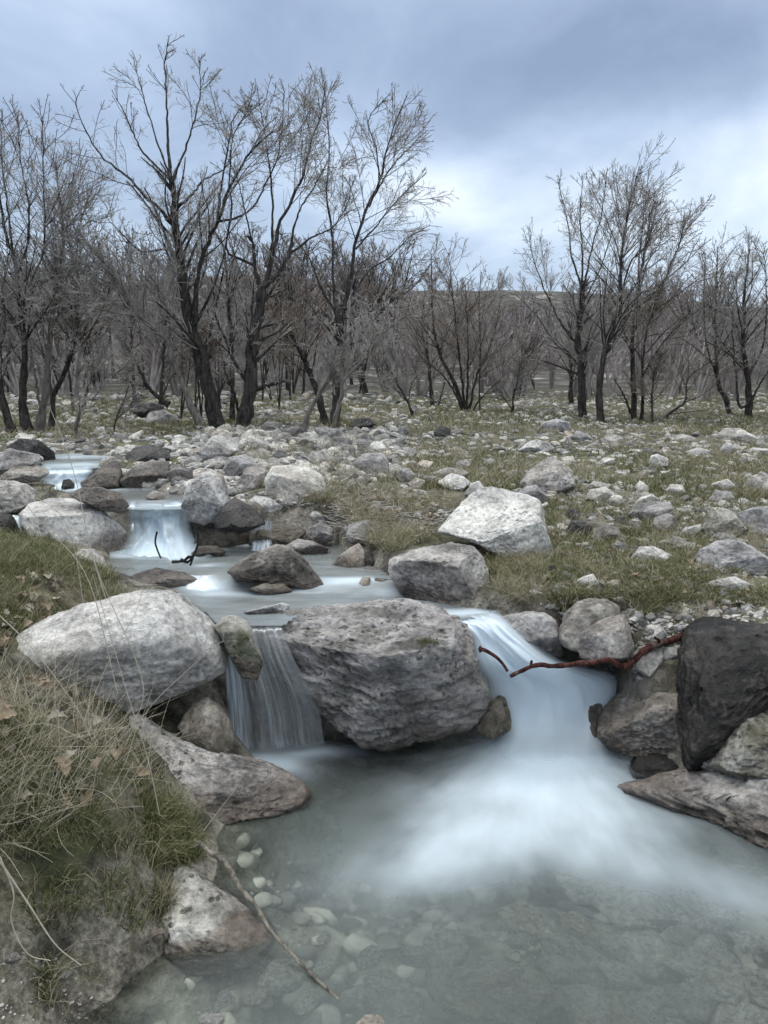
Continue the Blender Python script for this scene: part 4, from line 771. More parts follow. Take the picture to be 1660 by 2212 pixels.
grid_sheet('water', -5.5, -1.5, 4.9, 8.5, .03, lambda x, y: 0*x+Z3+.012*fbm(np.stack([x*3, y*4, 0*x], 1), 3, 6), lambda x, y: sdist(x, y, UP2) > -.05, up2_foam, lambda x, y, z: 0*x+.5, lambda x, y: sstep(-.05, .03, sdist(x, y, UP2)), STREAM, 'topmost white water of the stream at the far left')

def ribbon(rows, mat, label, nc=60, per=14, lump=.01, name='waterfall', foam=None, edge=.18, seed=1, bulge=.03, tail=.0):
    """rows: (xl, yl, xr, yr, z or (z, Yoffset), foam) in the photo's grid -> a hanging sheet of water"""
    Lp = np.array([on_z((r[0], r[1]), r[4])[0] for r in rows]); Rp = np.array([on_z((r[2], r[3]), r[4])[0] for r in rows]); fo = np.array([r[5] for r in rows])
    n = len(rows); tt = np.linspace(0, n-1, (n-1)*per+1)
    def cat(P):
        P = np.asarray(P, float); P = P[:, None] if P.ndim == 1 else P; Q = np.vstack([2*P[0]-P[1], P, 2*P[-1]-P[-2]]); i = np.clip(np.floor(tt).astype(int), 0, n-2); u = (tt-i)[:, None]
        a, b, c, d = Q[i], Q[i+1], Q[i+2], Q[i+3]; return .5*((2*b)+(c-a)*u+(2*a-5*b+4*c-d)*u**2+(3*b-a-3*c+d)*u**3)
    l, r, fr = cat(Lp), cat(Rp), cat(fo)[:, 0]; u = np.linspace(0, 1, nc)
    P = l[:, None, :]*(1-u)[None, :, None] + r[:, None, :]*u[None, :, None]; m_ = len(tt)
    U, Tt = np.meshgrid(u, tt/(n-1)); q = np.stack([U.ravel()*(9 if mat is FALL else 4.5), Tt.ravel()*2.2, 0*U.ravel()], 1)
    P = P.reshape(-1, 3); nz = fbm(q, 3, seed); P[:, 1] -= bulge*np.sin(np.pi*np.clip(U.ravel(), 0, 1)) + lump*nz*3*np.sin(np.pi*U.ravel()); P[:, 2] += lump*nz
    fade = sstep(0, edge, U.ravel() + .06*nz)*sstep(0, edge, 1-U.ravel() + .06*nz)
    if tail: fade *= sstep(0, tail, 1-Tt.ravel())
    fade *= sstep(0, .06, Tt.ravel())
    ix = np.arange(m_*nc).reshape(m_, nc); f = np.stack([ix[:-1, :-1], ix[:-1, 1:], ix[1:, 1:], ix[1:, :-1]], -1).reshape(-1, 4)
    fr = np.repeat(fr, nc)
    if foam: fr = fr*foam(U.ravel(), Tt.ravel())
    o = mesh(name, P, f, mat, attrs={'foam': np.clip(fr, 0, .9 if mat is CASC else 1), 'murk': np.full(len(P), .25), 'fade': fade}, uv=np.stack([U.ravel(), Tt.ravel(), 0*U.ravel()], 1)); return tag(o, label, kind='structure')
ribbon([(475,1338,600,1338,.503,.1),(474,1352,606,1352,.497,.25),(474,1370,614,1368,.48,.5),(480,1420,632,1420,.40,.75),(484,1480,664,1480,.29,.75),(486,1540,690,1540,.17,.7),(488,1590,698,1590,.07,.8),(490,1635,705,1620,.0,.95)],
       FALL, 'thin waterfall of vertical strands between the pale and the largest boulder', nc=90, lump=.009, edge=.04, foam=lambda u, t: 1.25*np.exp(-((u-.10)/.11)**2)*sstep(.0, .2, t) + (.16 + .30*np.exp(-((u-.5)/.12)**2) + .14*np.exp(-((u-.8)/.1)**2))*sstep(.05, .35, t), bulge=.01, tail=.10)
ribbon([(915,1322,1080,1316,.5045,.3),(955,1336,1085,1324,.503,.6),(985,1352,1100,1340,.492,.9),(1000,1380,1145,1378,.44,1),(1006,1430,1225,1425,.355,1.),(1012,1480,1360,1462,.255,1.),(1010,1540,1390,1532,.13,1.),(990,1592,1400,1590,.058,1.),(965,1650,1420,1655,.026,.97),(920,1725,1450,1735,.018,.8)],
       CASC, 'broad white cascade pouring into the pool right of the largest boulder', nc=80, lump=.022, edge=.30, tail=.38, bulge=.05, foam=lambda u, t: 1-.22*np.exp(-((u-.62)/.13)**2-((t-.68)/.12)**2)-.18*np.exp(-((u-.8)/.07)**2-((t-.55)/.2)**2))
ribbon([(290,1086,390,1084,.765,.4),(278,1098,408,1092,.755,.7),(270,1118,416,1112,.70,.9),(275,1145,418,1140,.64,.95),(262,1172,430,1166,.585,.95),(240,1200,442,1194,.548,.95),(215,1216,470,1215,.543,.7)],
       CASC, 'wide white upper waterfall beside the large pale boulder', nc=70, lump=.035, edge=.14, tail=.12, bulge=.05, foam=lambda u, t: np.clip(.80 + .45*fbm(np.stack([u*9, t*1.2, 0*u], 1), 3, 5), 0, 1)*(1-.5*np.exp(-((u-.22)/.12)**2-((t-.3)/.25)**2)))
ribbon([(98,1008,206,1008,.884,.5),(92,1018,204,1018,.868,.85),(85,1034,200,1034,.82,.9),(76,1050,196,1050,.775,.95),(60,1062,205,1062,.764,.6)], CASC, 'low white drop of the topmost stream', nc=40, lump=.01, tail=.15)
ribbon([(548,1122,592,1124,.70,.3),(546,1132,590,1134,.67,.7),(543,1160,588,1162,.60,.8),(538,1190,590,1190,.545,.9)], FALL, 'thin trickle falling over the rounded olive rock', nc=40, lump=.003, edge=.2, bulge=.0)
ribbon([(380,1238,475,1240,.546,.2),(376,1250,482,1252,.53,.6),(360,1268,500,1272,.503,.7),(350,1276,520,1280,.501,.5)], CASC, 'short white ripple dropping at mid stream', nc=40, lump=.006, edge=.45, tail=.4)
ribbon([(12,1108,45,1112,.74,.5),(15,1130,50,1135,.69,.8),(22,1165,60,1165,.62,.5)], CASC, 'narrow trickle at the left edge beside the dark reddish rock', nc=30, lump=.004, tail=.2)

# ------------------------------------------------------------------ trees
def tubes(P, Rr, sides, caps=False):
    n, K, _ = P.shape; T = np.gradient(P, axis=1); T /= np.linalg.norm(T, axis=2, keepdims=True)+1e-9
    ref = np.where(np.abs(T[:, :1, 2:3]) > .8, np.array([1., 0, 0]), np.array([0, 0, 1.])); ref = np.broadcast_to(ref, T.shape)
    Nn = np.cross(T, ref); Nn /= np.linalg.norm(Nn, axis=2, keepdims=True)+1e-9; B = np.cross(T, Nn); a = np.arange(sides)*2*np.pi/sides
    v = P[:, :, None, :] + Rr[:, :, None, None]*(np.cos(a)[None, None, :, None]*Nn[:, :, None, :] + np.sin(a)[None, None, :, None]*B[:, :, None, :])
    ix = np.arange(n*K*sides).reshape(n, K, sides); r = np.roll(ix, -1, 2); f = np.stack([ix[:, :-1], r[:, :-1], r[:, 1:], ix[:, 1:]], -1).reshape(-1, 4)
    return v.reshape(-1, 3), f
def resample(P, K):
    P = np.asarray(P, float); n = len(P)
    if n > 2:                                        # smooth by Catmull-Rom
        Q = np.vstack([2*P[0]-P[1], P, 2*P[-1]-P[-2]]); tt = np.linspace(0, n-1, 60); i = np.clip(np.floor(tt).astype(int), 0, n-2); u = (tt-i)[:, None]
        a, b, c, d = Q[i], Q[i+1], Q[i+2], Q[i+3]; P = .5*((2*b)+(c-a)*u+(2*a-5*b+4*c-d)*u**2+(3*b-a-3*c+d)*u**3)
    s = np.concatenate([[0], np.cumsum(np.linalg.norm(np.diff(P[:, :3], axis=0), axis=1))]); t = np.linspace(0, s[-1], K)
    return np.stack([np.interp(t, s, P[:, j]) for j in range(P.shape[1])], 1)
def grow(P, Rr, n, K, ratio, ang, up, wig, tmin, rg, rk=.6, rmin=.002, lens=None, lmax=9):
    N_, Kp, _ = P.shape; seg = np.linalg.norm(np.diff(P, axis=1), axis=2).sum(1); pi = rg.choice(N_, n, p=seg/seg.sum()); t = tmin + (1-tmin)*rg.random(n)**.8
    u = t*(Kp-1.001); i = u.astype(int); fr = (u-i)[:, None]; p0 = P[pi, i]*(1-fr)+P[pi, i+1]*fr; T = P[pi, i+1]-P[pi, i]; T /= np.linalg.norm(T, axis=1)[:, None]+1e-9
    r0 = (Rr[pi, i]*(1-fr[:, 0])+Rr[pi, i+1]*fr[:, 0])*rk*rg.uniform(.6, 1, n); L0 = np.minimum(seg[pi]*ratio*(1.12-.92*t)*rg.uniform(.55, 1.35, n), lmax)
    ax = rg.normal(size=(n, 3)); ax -= (ax*T).sum(1)[:, None]*T; ax /= np.linalg.norm(ax, axis=1)[:, None]; an = np.radians(ang)*rg.uniform(.6, 1.3, n)
    d = T*np.cos(an)[:, None] + ax*np.sin(an)[:, None]; out = np.zeros((n, K, 3)); out[:, 0] = p0; st_ = (L0/(K-1))[:, None]; w = rg.normal(size=(n, 3))*wig
    for k in range(1, K):
        w = .45*w + rg.normal(size=(n, 3))*wig; d = d + w; d[:, 2] += up; d /= np.linalg.norm(d, axis=1)[:, None]; out[:, k] = out[:, k-1] + d*st_
    rad = np.maximum(r0[:, None]*np.linspace(1, .35, K)[None], rmin); return out, rad
def tree(name, limbs, Y, label, crop=7, counts=(70, 600, 3200), cat='tree', group=None, bark=BARK, twig=TWIG, seed=1, spread=.30, rmin=.0018, base=None, up=.05, wig=.11, world=False, ratio=(.55, .42, .38), dd=1.):
    """limbs: (points, r0 px, r1 px) traced in the photo at distance Y (or in metres if world)"""
    rg = np.random.default_rng(seed); k = CR[crop][2] if not world else 1
    PL, RL = [], []; done = []
    for j, (pts, r0, r1) in enumerate(limbs):
        if world: W_ = np.array(pts, float)
        else:
            p = V(crop, pts); yy = np.full(len(p), float(Y)); off = 0
            # start where an earlier limb passes, then wander in depth
            for (pp, yv) in done:
                dmin = np.hypot(*(pp-p[0]).T); q = dmin.argmin()
                if dmin[q] < 16: off = yv[q]-Y; break
            ln = np.concatenate([[0], np.cumsum(np.hypot(*np.diff(p, axis=0).T))]); amp = 0 if j == 0 else rg.uniform(-1, 1)*spread*dd
            yy = yy + off + amp*ln/F*Y*1.0; done.append((resample(np.column_stack([p, yy]), 60)[:, :2], resample(np.column_stack([p, yy]), 60)[:, 2])); W_ = on_Y(p, yy)
            r0_, r1_ = r0*k/F*Y, r1*k/F*Y
        if world: r0_, r1_ = r0, r1
        K = 26; c = resample(W_, K); c[1:-1] += rg.normal(size=(K-2, 3))*np.minimum(.006, r0_*.15); PL.append(c); r0_, r1_ = (r0_*.95, r1_*.8) if j == 0 or world else (r0_*.64, r1_*.55); RL.append(r0_ + (r1_-r0_)*np.linspace(0, 1, K)**.75)
        if j == 0: RL[-1][:3] *= np.array([1.35, 1.15, 1.04]); 
    P1, R1 = np.array(PL), np.array(RL); base = P1[0, 0].copy()
    counts = [int(c_*k_) for c_, k_ in zip(counts, (1.05, .95, .75))]; P2, R2 = grow(P1, R1, counts[0], 12, ratio[0], 42, up*.5, wig*.55, .28, rg, .42, rmin*1.7, lmax=1.1)
    P3, R3 = grow(np.concatenate([P2]), R2, counts[1], 8, ratio[1]*1.15, 42, up*.5, wig*.8, .12, rg, .5, rmin*1.15, lmax=.42)
    src = P3; P4, R4 = grow(src, R3, counts[2], 5, ratio[2]*1.3, 45, up*.5, wig*1.3, .08, rg, .6, rmin, lmax=.20)
    # twigs straight on the limbs too
    P5, R5 = grow(P1, R1, counts[1]//3, 8, .13, 50, up, wig*1.2, .35, rg, .25, rmin*1.1, lmax=.45)
    e = empty(name, base)
    rough = rg.uniform(.88, 1.14, R1.shape); v, f = tubes(P1, R1*rough, 9); v2, f2 = tubes(P2, R2, 5)
    nz = fbm(v*9, 3, 2)*.008; v = v + nz[:, None]*np.array([1, 1, 0])
    mesh('trunk', np.vstack([v, v2])-base, [np.vstack([f, f2+len(v)])], bark, parent=e)
    vs, fs, n0 = [], [], 0
    for P_, R_r, sd in ((P3, R3, 4), (P4, R4, 3), (P5, R5, 3)):
        v, f = tubes(P_, R_r, sd); vs.append(v); fs.append(f+n0); n0 += len(v)
    mesh('crown', np.vstack(vs)-base, np.vstack(fs), twig, parent=e)
    return tag(e, label, cat, group)
GTR = 'bare trees at the edge of the wood'
tree('bare_tree', [([(830,1560),(815,1480),(795,1400),(770,1290),(740,1200),(715,1120),(712,1060),(700,1000),(685,900),(675,800),(665,740),(662,650),(650,580)], 31, 14),
  ([(650,755),(600,690),(550,650),(490,580),(420,530),(380,490),(340,430),(300,340),(280,250)], 11, 2), ([(650,580),(640,480),(635,380),(630,250),(625,150),(640,60)], 11, 2),
  ([(650,590),(600,540),(540,480),(500,400),(470,330),(425,245)], 8, 2), ([(655,600),(700,480),(740,360),(760,250),(755,120)], 8, 2), ([(665,700),(700,670),(740,630),(770,590),(830,560),(880,520)], 9, 3),
  ([(740,1190),(740,1100),(745,1000),(760,900),(800,800),(825,750),(860,650),(900,560),(960,470),(1040,400)], 19, 4), ([(825,750),(835,650),(850,560),(870,450),(890,350),(970,250)], 8, 2),
  ([(650,590),(610,480),(570,360),(530,220),(505,120)], 7, 2), ([(830,745),(900,730),(960,690),(1010,600),(1060,480),(1080,250)], 7, 2), ([(680,870),(620,850),(540,860),(470,800),(400,720)], 7, 2)],
  9.3, 'tallest bare tree with a thick leaning black trunk left of centre', counts=(120, 1250, 6500), group=GTR, seed=3)
tree('bare_tree', [([(915,1560),(930,1480),(948,1400),(955,1300),(960,1200),(985,1080),(995,1000)], 32, 22), ([(990,1000),(970,930),(962,840),(940,800)], 14, 8), ([(998,1000),(1040,860),(1060,760),(1110,660),(1150,560),(1180,450),(1220,330),(1235,215)], 15, 3),
  ([(1000,995),(1060,940),(1100,870),(1110,830)], 14, 8), ([(965,910),(900,880),(860,850),(880,700),(870,600),(890,420),(960,300)], 9, 2), ([(1030,900),(1035,760),(1030,600),(1010,450),(975,230)], 9, 2),
  ([(1100,870),(1180,810),(1270,760),(1330,650)], 8, 2), ([(1100,860),(1130,720),(1200,600),(1260,480)], 8, 2), ([(1000,1010),(1030,1030),(1070,1010),(1110,1020)], 6, 3), ([(962,850),(930,700),(900,580),(850,480)], 6, 2)],
  9.1, 'dark straight trunk with a lopped crown beside the tallest tree', counts=(90, 900, 4800), group=GTR, seed=5)
tree('bare_tree', [([(1270,1530),(1278,1420),(1287,1300),(1290,1200),(1283,1110),(1300,1060)], 22, 15), ([(1300,1070),(1330,960),(1350,830),(1390,700),(1440,600),(1455,520),(1490,400),(1545,265)], 14, 3), ([(1283,1110),(1220,1000),(1180,900),(1130,820)], 9, 3),
  ([(1275,1080),(1265,950),(1260,780),(1240,650),(1250,480),(1235,240)], 9, 2), ([(1340,1020),(1400,930),(1480,880),(1560,800),(1630,760)], 7, 2), ([(1400,690),(1470,560),(1550,470),(1620,400)], 7, 2), ([(1350,850),(1430,760),(1520,650),(1620,560)], 6, 2),
  ([(1283,1120),(1400,1090),(1500,1010),(1600,930)], 6, 2), ([(1440,600),(1430,480),(1400,360),(1480,260)], 5, 2)],
  9.6, 'bare tree with a wide right hand limb at the right of the tall group', counts=(100, 1000, 5200), group=GTR, seed=8)
tree('bare_tree', [([(1235,1530),(1215,1430),(1180,1330),(1140,1240),(1090,1150),(1030,1100)], 18, 5), ([(1180,1330),(1200,1220),(1210,1120),(1160,1040)], 7, 2)], 9.9, 'crooked brown stem leaning left between the two dark trunks', counts=(30, 250, 1200), group=GTR, seed=9, twig=TWIGB)
tree('bare_tree', [([(1150,1560),(1165,1490),(1210,1400),(1260,1330),(1300,1240),(1310,1180)], 13, 4), ([(1210,1400),(1260,1300),(1225,1200)], 6, 2)], 8.2, 'smooth pale young tree bending right before the trunks', counts=(30, 260, 1400), group=GTR, bark=BARK2, seed=10)
tree('bare_tree', [([(1255,1560),(1275,1480),(1298,1400),(1300,1350),(1390,1260),(1440,1180),(1530,1110),(1620,1050)], 11, 2), ([(1300,1350),(1250,1280),(1180,1220),(1120,1210)], 6, 2), ([(1298,1390),(1400,1350),(1490,1340),(1560,1290)], 4, 1.5), ([(1300,1350),(1330,1200),(1400,1050)], 6, 2)], 8.0, 'small pale forked tree in front with low spreading twigs', counts=(36, 280, 1300), group=GTR, bark=BARK2, seed=12, up=.02)
tree('bare_tree', [([(760,1510),(725,1440),(690,1350),(655,1270),(640,1200),(570,1140),(520,1090),(470,1030),(420,940),(370,870),(300,790),(240,700)], 15, 3), ([(642,1200),(645,1120),(620,1040),(600,990),(540,920),(470,870)], 8, 2), ([(560,1135),(440,1060),(340,1010),(240,980)], 6, 2),
  ([(645,1120),(660,1000),(640,880),(560,760)], 6, 2)], 9.0, 'grey tree leaning far left with a long bare limb', counts=(80, 750, 3800), group=GTR, seed=14, bark=BARK2)
tree('bare_tree', [([(885,1530),(882,1400),(880,1250),(870,1100),(860,980),(850,850),(800,760)], 12, 4), ([(880,1260),(930,1150),(960,1050)], 5, 2)], 10.6, 'slender trunk between the two dark trunks', counts=(45, 350, 1800), group=GTR, seed=15)
tree('bare_tree', [([(895,1530),(905,1470),(890,1400),(860,1330),(840,1240)], 9, 3)], 10.2, 'short crooked stem beside the slender trunk', counts=(24, 160, 700), group=GTR, seed=16)
tree('bare_tree', [([(105,1540),(85,1420),(95,1230),(80,1100),(65,950),(50,880),(20,780),(0,640)], 19, 4), ([(65,950),(100,850),(110,700),(80,520),(70,340)], 9, 2), ([(80,1080),(130,950),(170,800),(160,350)], 8, 2), ([(50,880),(30,700),(10,520),(5,320)], 8, 2)], 9.0, 'dark tree near the left edge with upright limbs', counts=(90, 850, 4400), group=GTR, seed=18)
tree('bare_tree', [([(45,1545),(15,1440),(-15,1300),(-60,1150),(-120,1000)], 17, 6), ([(-15,1300),(20,1150),(10,1000),(40,850)], 8, 2)], 8.8, 'dark trunk leaning out over the left edge', counts=(50, 400, 2000), group=GTR, seed=19)
tree('bare_tree', [([(150,1545),(160,1470),(175,1400),(185,1250),(200,1100),(230,960),(240,800),(215,520)], 17, 3), ([(160,1470),(140,1370),(130,1290),(110,1180)], 9, 3), ([(200,1100),(280,950),(300,780),(350,620)], 7, 2)], 9.2, 'forked greyish tree second from the left edge', counts=(75, 650, 3300), group=GTR, bark=BARK2, seed=20)
tree('bare_tree', [([(192,1570),(200,1480),(205,1400),(260,1290),(290,1150),(285,960),(260,760),(280,560)], 12, 3)], 9.6, 'thin dark stem right of the forked greyish tree', counts=(55, 480, 2600), group=GTR, seed=22)
tree('bare_tree', [([(262,1600),(300,1490),(330,1390),(345,1340),(370,1250)], 10, 4), ([(330,1390),(400,1340),(470,1300),(530,1230)], 4, 1.5), ([(345,1345),(300,1240),(240,1200)], 4, 1.5)], 8.4, 'small leaning sapling at the stream bank on the left', counts=(40, 350, 1900), group=GTR, seed=23, bark=BARK2, up=.01)
tree('bare_tree', [([(430,1590),(440,1500),(470,1430),(490,1370)], 4, 2), ([(440,1500),(500,1440),(560,1400)], 3, 1)], 8.6, 'tiny bare sapling by the stream below the dark boulder', counts=(20, 160, 700), group=GTR, seed=24)
tree('bare_tree', [([(640,1440),(610,1420),(570,1380),(520,1290),(470,1200)], 12, 2), ([(610,1420),(650,1340),(700,1280)], 6, 2), ([(570,1380),(480,1350),(400,1320)], 5, 2)], 11., 'low twisted tree behind the dark boulder of the wood', counts=(50, 420, 2200), group=GTR, seed=25, up=.02)
# right hand group
GTR2 = 'bare trees across the meadow'
tree('bare_tree', [([(852,1335),(850,1200),(845,1050),(830,950),(840,850),(850,750),(850,680)], 22, 12), ([(846,700),(800,560),(790,450),(745,250)], 8, 2), ([(850,690),(850,550),(840,400),(850,220)], 8, 2), ([(855,720),(900,500),(930,400),(960,190)], 8, 2), ([(832,960),(760,870),(700,750),(640,600),(615,470)], 9, 2),
  ([(850,780),(930,620),(1000,400)], 7, 2), ([(845,1010),(740,960),(650,830),(560,740)], 5, 2), ([(845,1000),(900,900),(960,750),(985,560)], 6, 2)], 12.0, 'broad fan shaped bare tree left of the right hand pair', crop=8, counts=(110, 1100, 5600), group=GTR2, seed=31)
tree('bare_tree', [([(908,1385),(930,1290),(920,1180),(930,1080),(950,960),(980,880),(1010,780),(1020,600),(1040,420),(1100,180)], 20, 2), ([(1010,780),(1060,600),(1130,520),(1180,330)], 8, 2), ([(950,960),(1000,900),(1040,800)], 7, 3)], 11.2, 'crooked tree rising in front of the broad fan shaped one', crop=8, counts=(80, 750, 3800), group=GTR2, seed=33)
tree('bare_tree', [([(1075,1375),(1075,1250),(1070,1100),(1070,900),(1090,740),(1120,560),(1160,340)], 17, 3), ([(1090,1360),(1110,1250),(1110,1100),(1130,900),(1200,700),(1270,520),(1300,400)], 14, 2), ([(1075,1375),(1180,1310),(1240,1250),(1300,1200),(1310,1100),(1400,1040),(1490,965)], 14, 2),
  ([(1076,1290),(1030,1180),(990,1110)], 11, 3), ([(1090,740),(1180,700),(1300,600),(1385,510)], 7, 2), ([(1110,1100),(1200,950),(1300,850),(1400,780)], 7, 2), ([(1180,1310),(1250,1315),(1340,1320)], 5, 1.5), ([(1090,760),(1100,560),(1140,200)], 7, 2), ([(1120,1000),(1230,880),(1330,820)], 5, 2)],
  11.6, 'many stemmed tree with a black limb sprawling low to the right', crop=8, counts=(130, 1300, 7000), group=GTR2, seed=35, twig=TWIGB)
tree('bare_tree', [([(1575,1345),(1575,1230),(1570,1100),(1550,950),(1560,700),(1580,540)], 19, 3), ([(1575,1215),(1535,1225),(1520,1100),(1510,1000),(1500,800)], 10, 3), ([(1570,1100),(1640,950),(1650,700),(1640,520)], 9, 2), ([(1578,1220),(1630,1120),(1700,1000)], 9, 3)], 12.4, 'forked dark tree close to the right edge', crop=8, counts=(80, 750, 3600), group=GTR2, seed=37)
tree('bare_tree', [([(1512,1325),(1490,1250),(1470,1180),(1440,1120),(1430,900),(1440,530)], 14, 2), ([(1440,1120),(1390,950),(1380,760),(1385,560)], 7, 2)], 12.8, 'slim tree left of the forked dark one', crop=8, counts=(60, 560, 2800), group=GTR2, seed=38)
tree('bare_tree', [([(1795,1345),(1780,1200),(1740,1050),(1700,900)], 14, 4), ([(1780,1200),(1830,1000),(1850,800)], 8, 2)], 11.8, 'bare tree just past the right edge with twigs reaching in', crop=8, counts=(60, 560, 2800), group=GTR2, seed=39)
tree('bush', [([(345,1300),(320,1200),(280,1100),(230,1000),(200,850),(190,560)], 13, 2), ([(345,1300),(330,1150),(310,980),(290,800),(270,560)], 12, 2), ([(348,1300),(370,1180),(400,1060),(450,960),(480,850)], 12, 2), ([(345,1290),(300,1180),(240,1090),(180,1040),(120,980)], 10, 2), ([(350,1290),(400,1200),(460,1140),(520,1080)], 8, 2),
  ([(345,1290),(350,1100),(350,900),(340,700)], 10, 2)], 13.0, 'brown twiggy bush of many black stems at the centre of the wood edge', crop=8, counts=(100, 900, 4200), group=GTR2, seed=41, twig=TWIGB, cat='bush')
tree('bare_tree', [([(200,1270),(190,1150),(175,1000),(150,900),(160,760)], 12, 3), ([(205,1265),(230,1200),(250,1120)], 7, 3)], 14., 'dark stem left of the brown bush', crop=8, counts=(55, 450, 2200), group=GTR2, seed=42)
tree('bare_tree', [([(122,1300),(90,1210),(40,1120),(0,1050),(-30,1000)], 9, 2), ([(90,1210),(110,1120),(150,1080)], 4, 2)], 11.6, 'little leaning tree standing alone by the round stones', crop=8, counts=(35, 260, 1300), group=GTR2, seed=43)
tree('bare_tree', [([(505,1300),(545,1240),(550,1180),(570,1100),(590,1000)], 8, 2), ([(545,1240),(500,1180),(470,1130)], 4, 1.5)], 12.5, 'small crooked tree right of the brown bush', crop=8, counts=(40, 350, 1700), group=GTR2, seed=44)
tree('bare_tree', [([(802,1270),(800,1150),(798,1000),(790,850)], 14, 5), ([(800,1150),(830,1000),(880,900)], 6, 2)], 14.5, 'darker trunk behind the broad fan shaped tree', crop=8, counts=(55, 450, 2200), group=GTR2, seed=45)
tree('bare_tree', [([(402,1305),(402,1150),(405,950),(400,760),(410,640)], 5, 2)], 12.8, 'pole thin tree right in front of the brown bush', crop=8, counts=(30, 260, 1300), group=GTR2, seed=46)
tree('bare_tree', [([(1158,1385),(1155,1250),(1160,1100),(1190,1000)], 7, 3)], 11.2, 'straight thin stem right of the sprawling tree foot', crop=8, counts=(40, 400, 2300), group=GTR2, seed=47, twig=TWIGB)
# the wood behind: a few kinds copied
FT = []
for i in range(7):
    rg = np.random.default_rng(900+i); h = 4.2; lim = []
    nst = (1, 2, 3, 1, 2, 4, 2)[i]
    for s_ in range(nst):
        lx, ly = rg.normal(0, .35 + .15*nst, 2); mid_ = np.array([lx*.3, ly*.3, h*.28]); top = np.array([lx, ly, h*rg.uniform(.8, 1.)])
        lim.append(([(0, 0, -.15), tuple(mid_), tuple(mid_*.4+top*.6+rg.normal(0, .1, 3)), tuple(top)], (.055/math.sqrt(nst)*rg.uniform(.8, 1.2)), .010))
        for b_ in range(3):
            z0 = rg.uniform(.3, .6); p0 = mid_*(1-z0)+top*z0; az = rg.uniform(0, 6.28); rr = rg.uniform(.6, 1.3)
            lim.append(([tuple(p0), tuple(p0 + np.array([math.cos(az)*rr*.5, math.sin(az)*rr*.5, .5])), tuple(p0 + np.array([math.cos(az)*rr, math.sin(az)*rr, rg.uniform(1., 1.8)]))], .035, .008))
    e = tree('bare_tree', lim, 0, 'x', world=True, counts=(60, 480, 1700), seed=60+i, rmin=.0046, twig=TWIGB if i in (2, 5) else TWIGF, ratio=(.5, .5, .45)); FT.append(e)
def copy_tree(e):
    r = e.copy(); COL.objects.link(r)
    for ch in list(e.children):
        c = ch.copy(); COL.objects.link(c); c.parent = r
    return r
rg = np.random.default_rng(5); used = set(); spots_ = []
def place_far(s, Y, sc, lab, grp):
    i = int(rg.integers(7)); e = FT[i] if i not in used else copy_tree(FT[i]); used.add(i)
    x = s*Y; e.location = (x, Y, float(Hf(np.array([x]), np.array([Y]))[0])); e.rotation_euler = (rg.normal(0, .06), rg.normal(0, .06), rg.uniform(0, 6.28)); e.scale = (sc, sc, sc*rg.uniform(.85, 1.12)); tag(e, ('single stemmed ', 'twin stemmed ', 'brownish three stemmed ', 'slim single stemmed ', 'forked two stemmed ', 'brownish many stemmed ', 'low forked ')[i] + lab, 'tree', grp)
for _ in range(104):
    s = rg.uniform(-.85, .02); Y = 10.8*math.exp(rg.random()**.8*1.1); place_far(s, Y, rg.uniform(.75, 1.15)*(.148*Y+.45)/4.4, 'bare tree in the crowded wood at the left' if Y < 17 else 'bare tree deep in the wood at the left', 'trees of the left wood')
for _ in range(24):
    s = rg.uniform(.02, .85); Y = 15.5*math.exp(rg.random()*.9); place_far(s, Y, (.66 if s < .24 else 1)*rg.uniform(.75, 1.15)*(.11*Y+.45)/4.4, 'bare tree in the open wood behind the meadow', 'trees of the right wood')
for _ in range(105):
    s = rg.uniform(-.8, .85); Y = rg.uniform(32, 62); place_far(s, Y, rg.uniform(.38, .62), 'small tree on the foot of the hill', 'trees on the foot of the hill')
def far_mass(n, y0, y1, s0, s1, hh, name, lab, mat):
    Vs_, Fs_, n0 = [], [], 0; pr = []
    for i in range(4):
        g2 = np.random.default_rng(700+i); P1 = np.zeros((3, 6, 3)); top = g2.normal(0, .25, (3, 2))
        for j in range(3): P1[j, :, :2] = top[j]*np.linspace(0, 1, 6)[:, None]; P1[j, :, 2] = np.linspace(-.1, .95, 6)
        R1 = np.linspace(.03, .008, 6)[None]*np.ones((3, 1)); P2, R2 = grow(P1, R1, 26, 5, .5, 40, .08, .1, .2, g2, .6, .006); P3, R3 = grow(P2, R2, 110, 4, .5, 42, .05, .12, .1, g2, .7, .0045)
        a, fa = tubes(P1, R1, 4); b, fb = tubes(P2, R2, 3); c, fc = tubes(P3, R3, 3); pr.append((np.vstack([a, b, c]), np.vstack([fa, fb+len(a), fc+len(a)+len(b)])))
    for _ in range(n):
        v, f = pr[rg.integers(4)]; s = rg.uniform(s0, s1); Y = math.exp(rg.uniform(math.log(y0), math.log(y1))); x = s*Y; a = rg.uniform(0, 6.28); h = hh*rg.uniform(.6, 1.2); z = Hf(np.array([x]), np.array([Y]))[0]
        w = np.stack([(v[:, 0]*math.cos(a)-v[:, 1]*math.sin(a)), (v[:, 0]*math.sin(a)+v[:, 1]*math.cos(a)), v[:, 2]], 1)*h + np.array([x, Y, z]); Vs_.append(w); Fs_.append(f+n0); n0 += len(v)
    return tag(mesh(name, np.vstack(Vs_), np.vstack(Fs_), mat), lab, kind='stuff')
far_mass(190, 15.5, 30, -.85, .9, 1.9, 'thicket', 'low grey thicket of bare stems behind the trees', TWIGF)
far_mass(620, 30, 104, -.85, .9, 2.3, 'distant_wood', 'far off leafless wood covering the hill', TWIGF)
for i in range(7):
    if i not in used:
        for ch in list(FT[i].children): bpy.data.objects.remove(ch)
        bpy.data.objects.remove(FT[i])

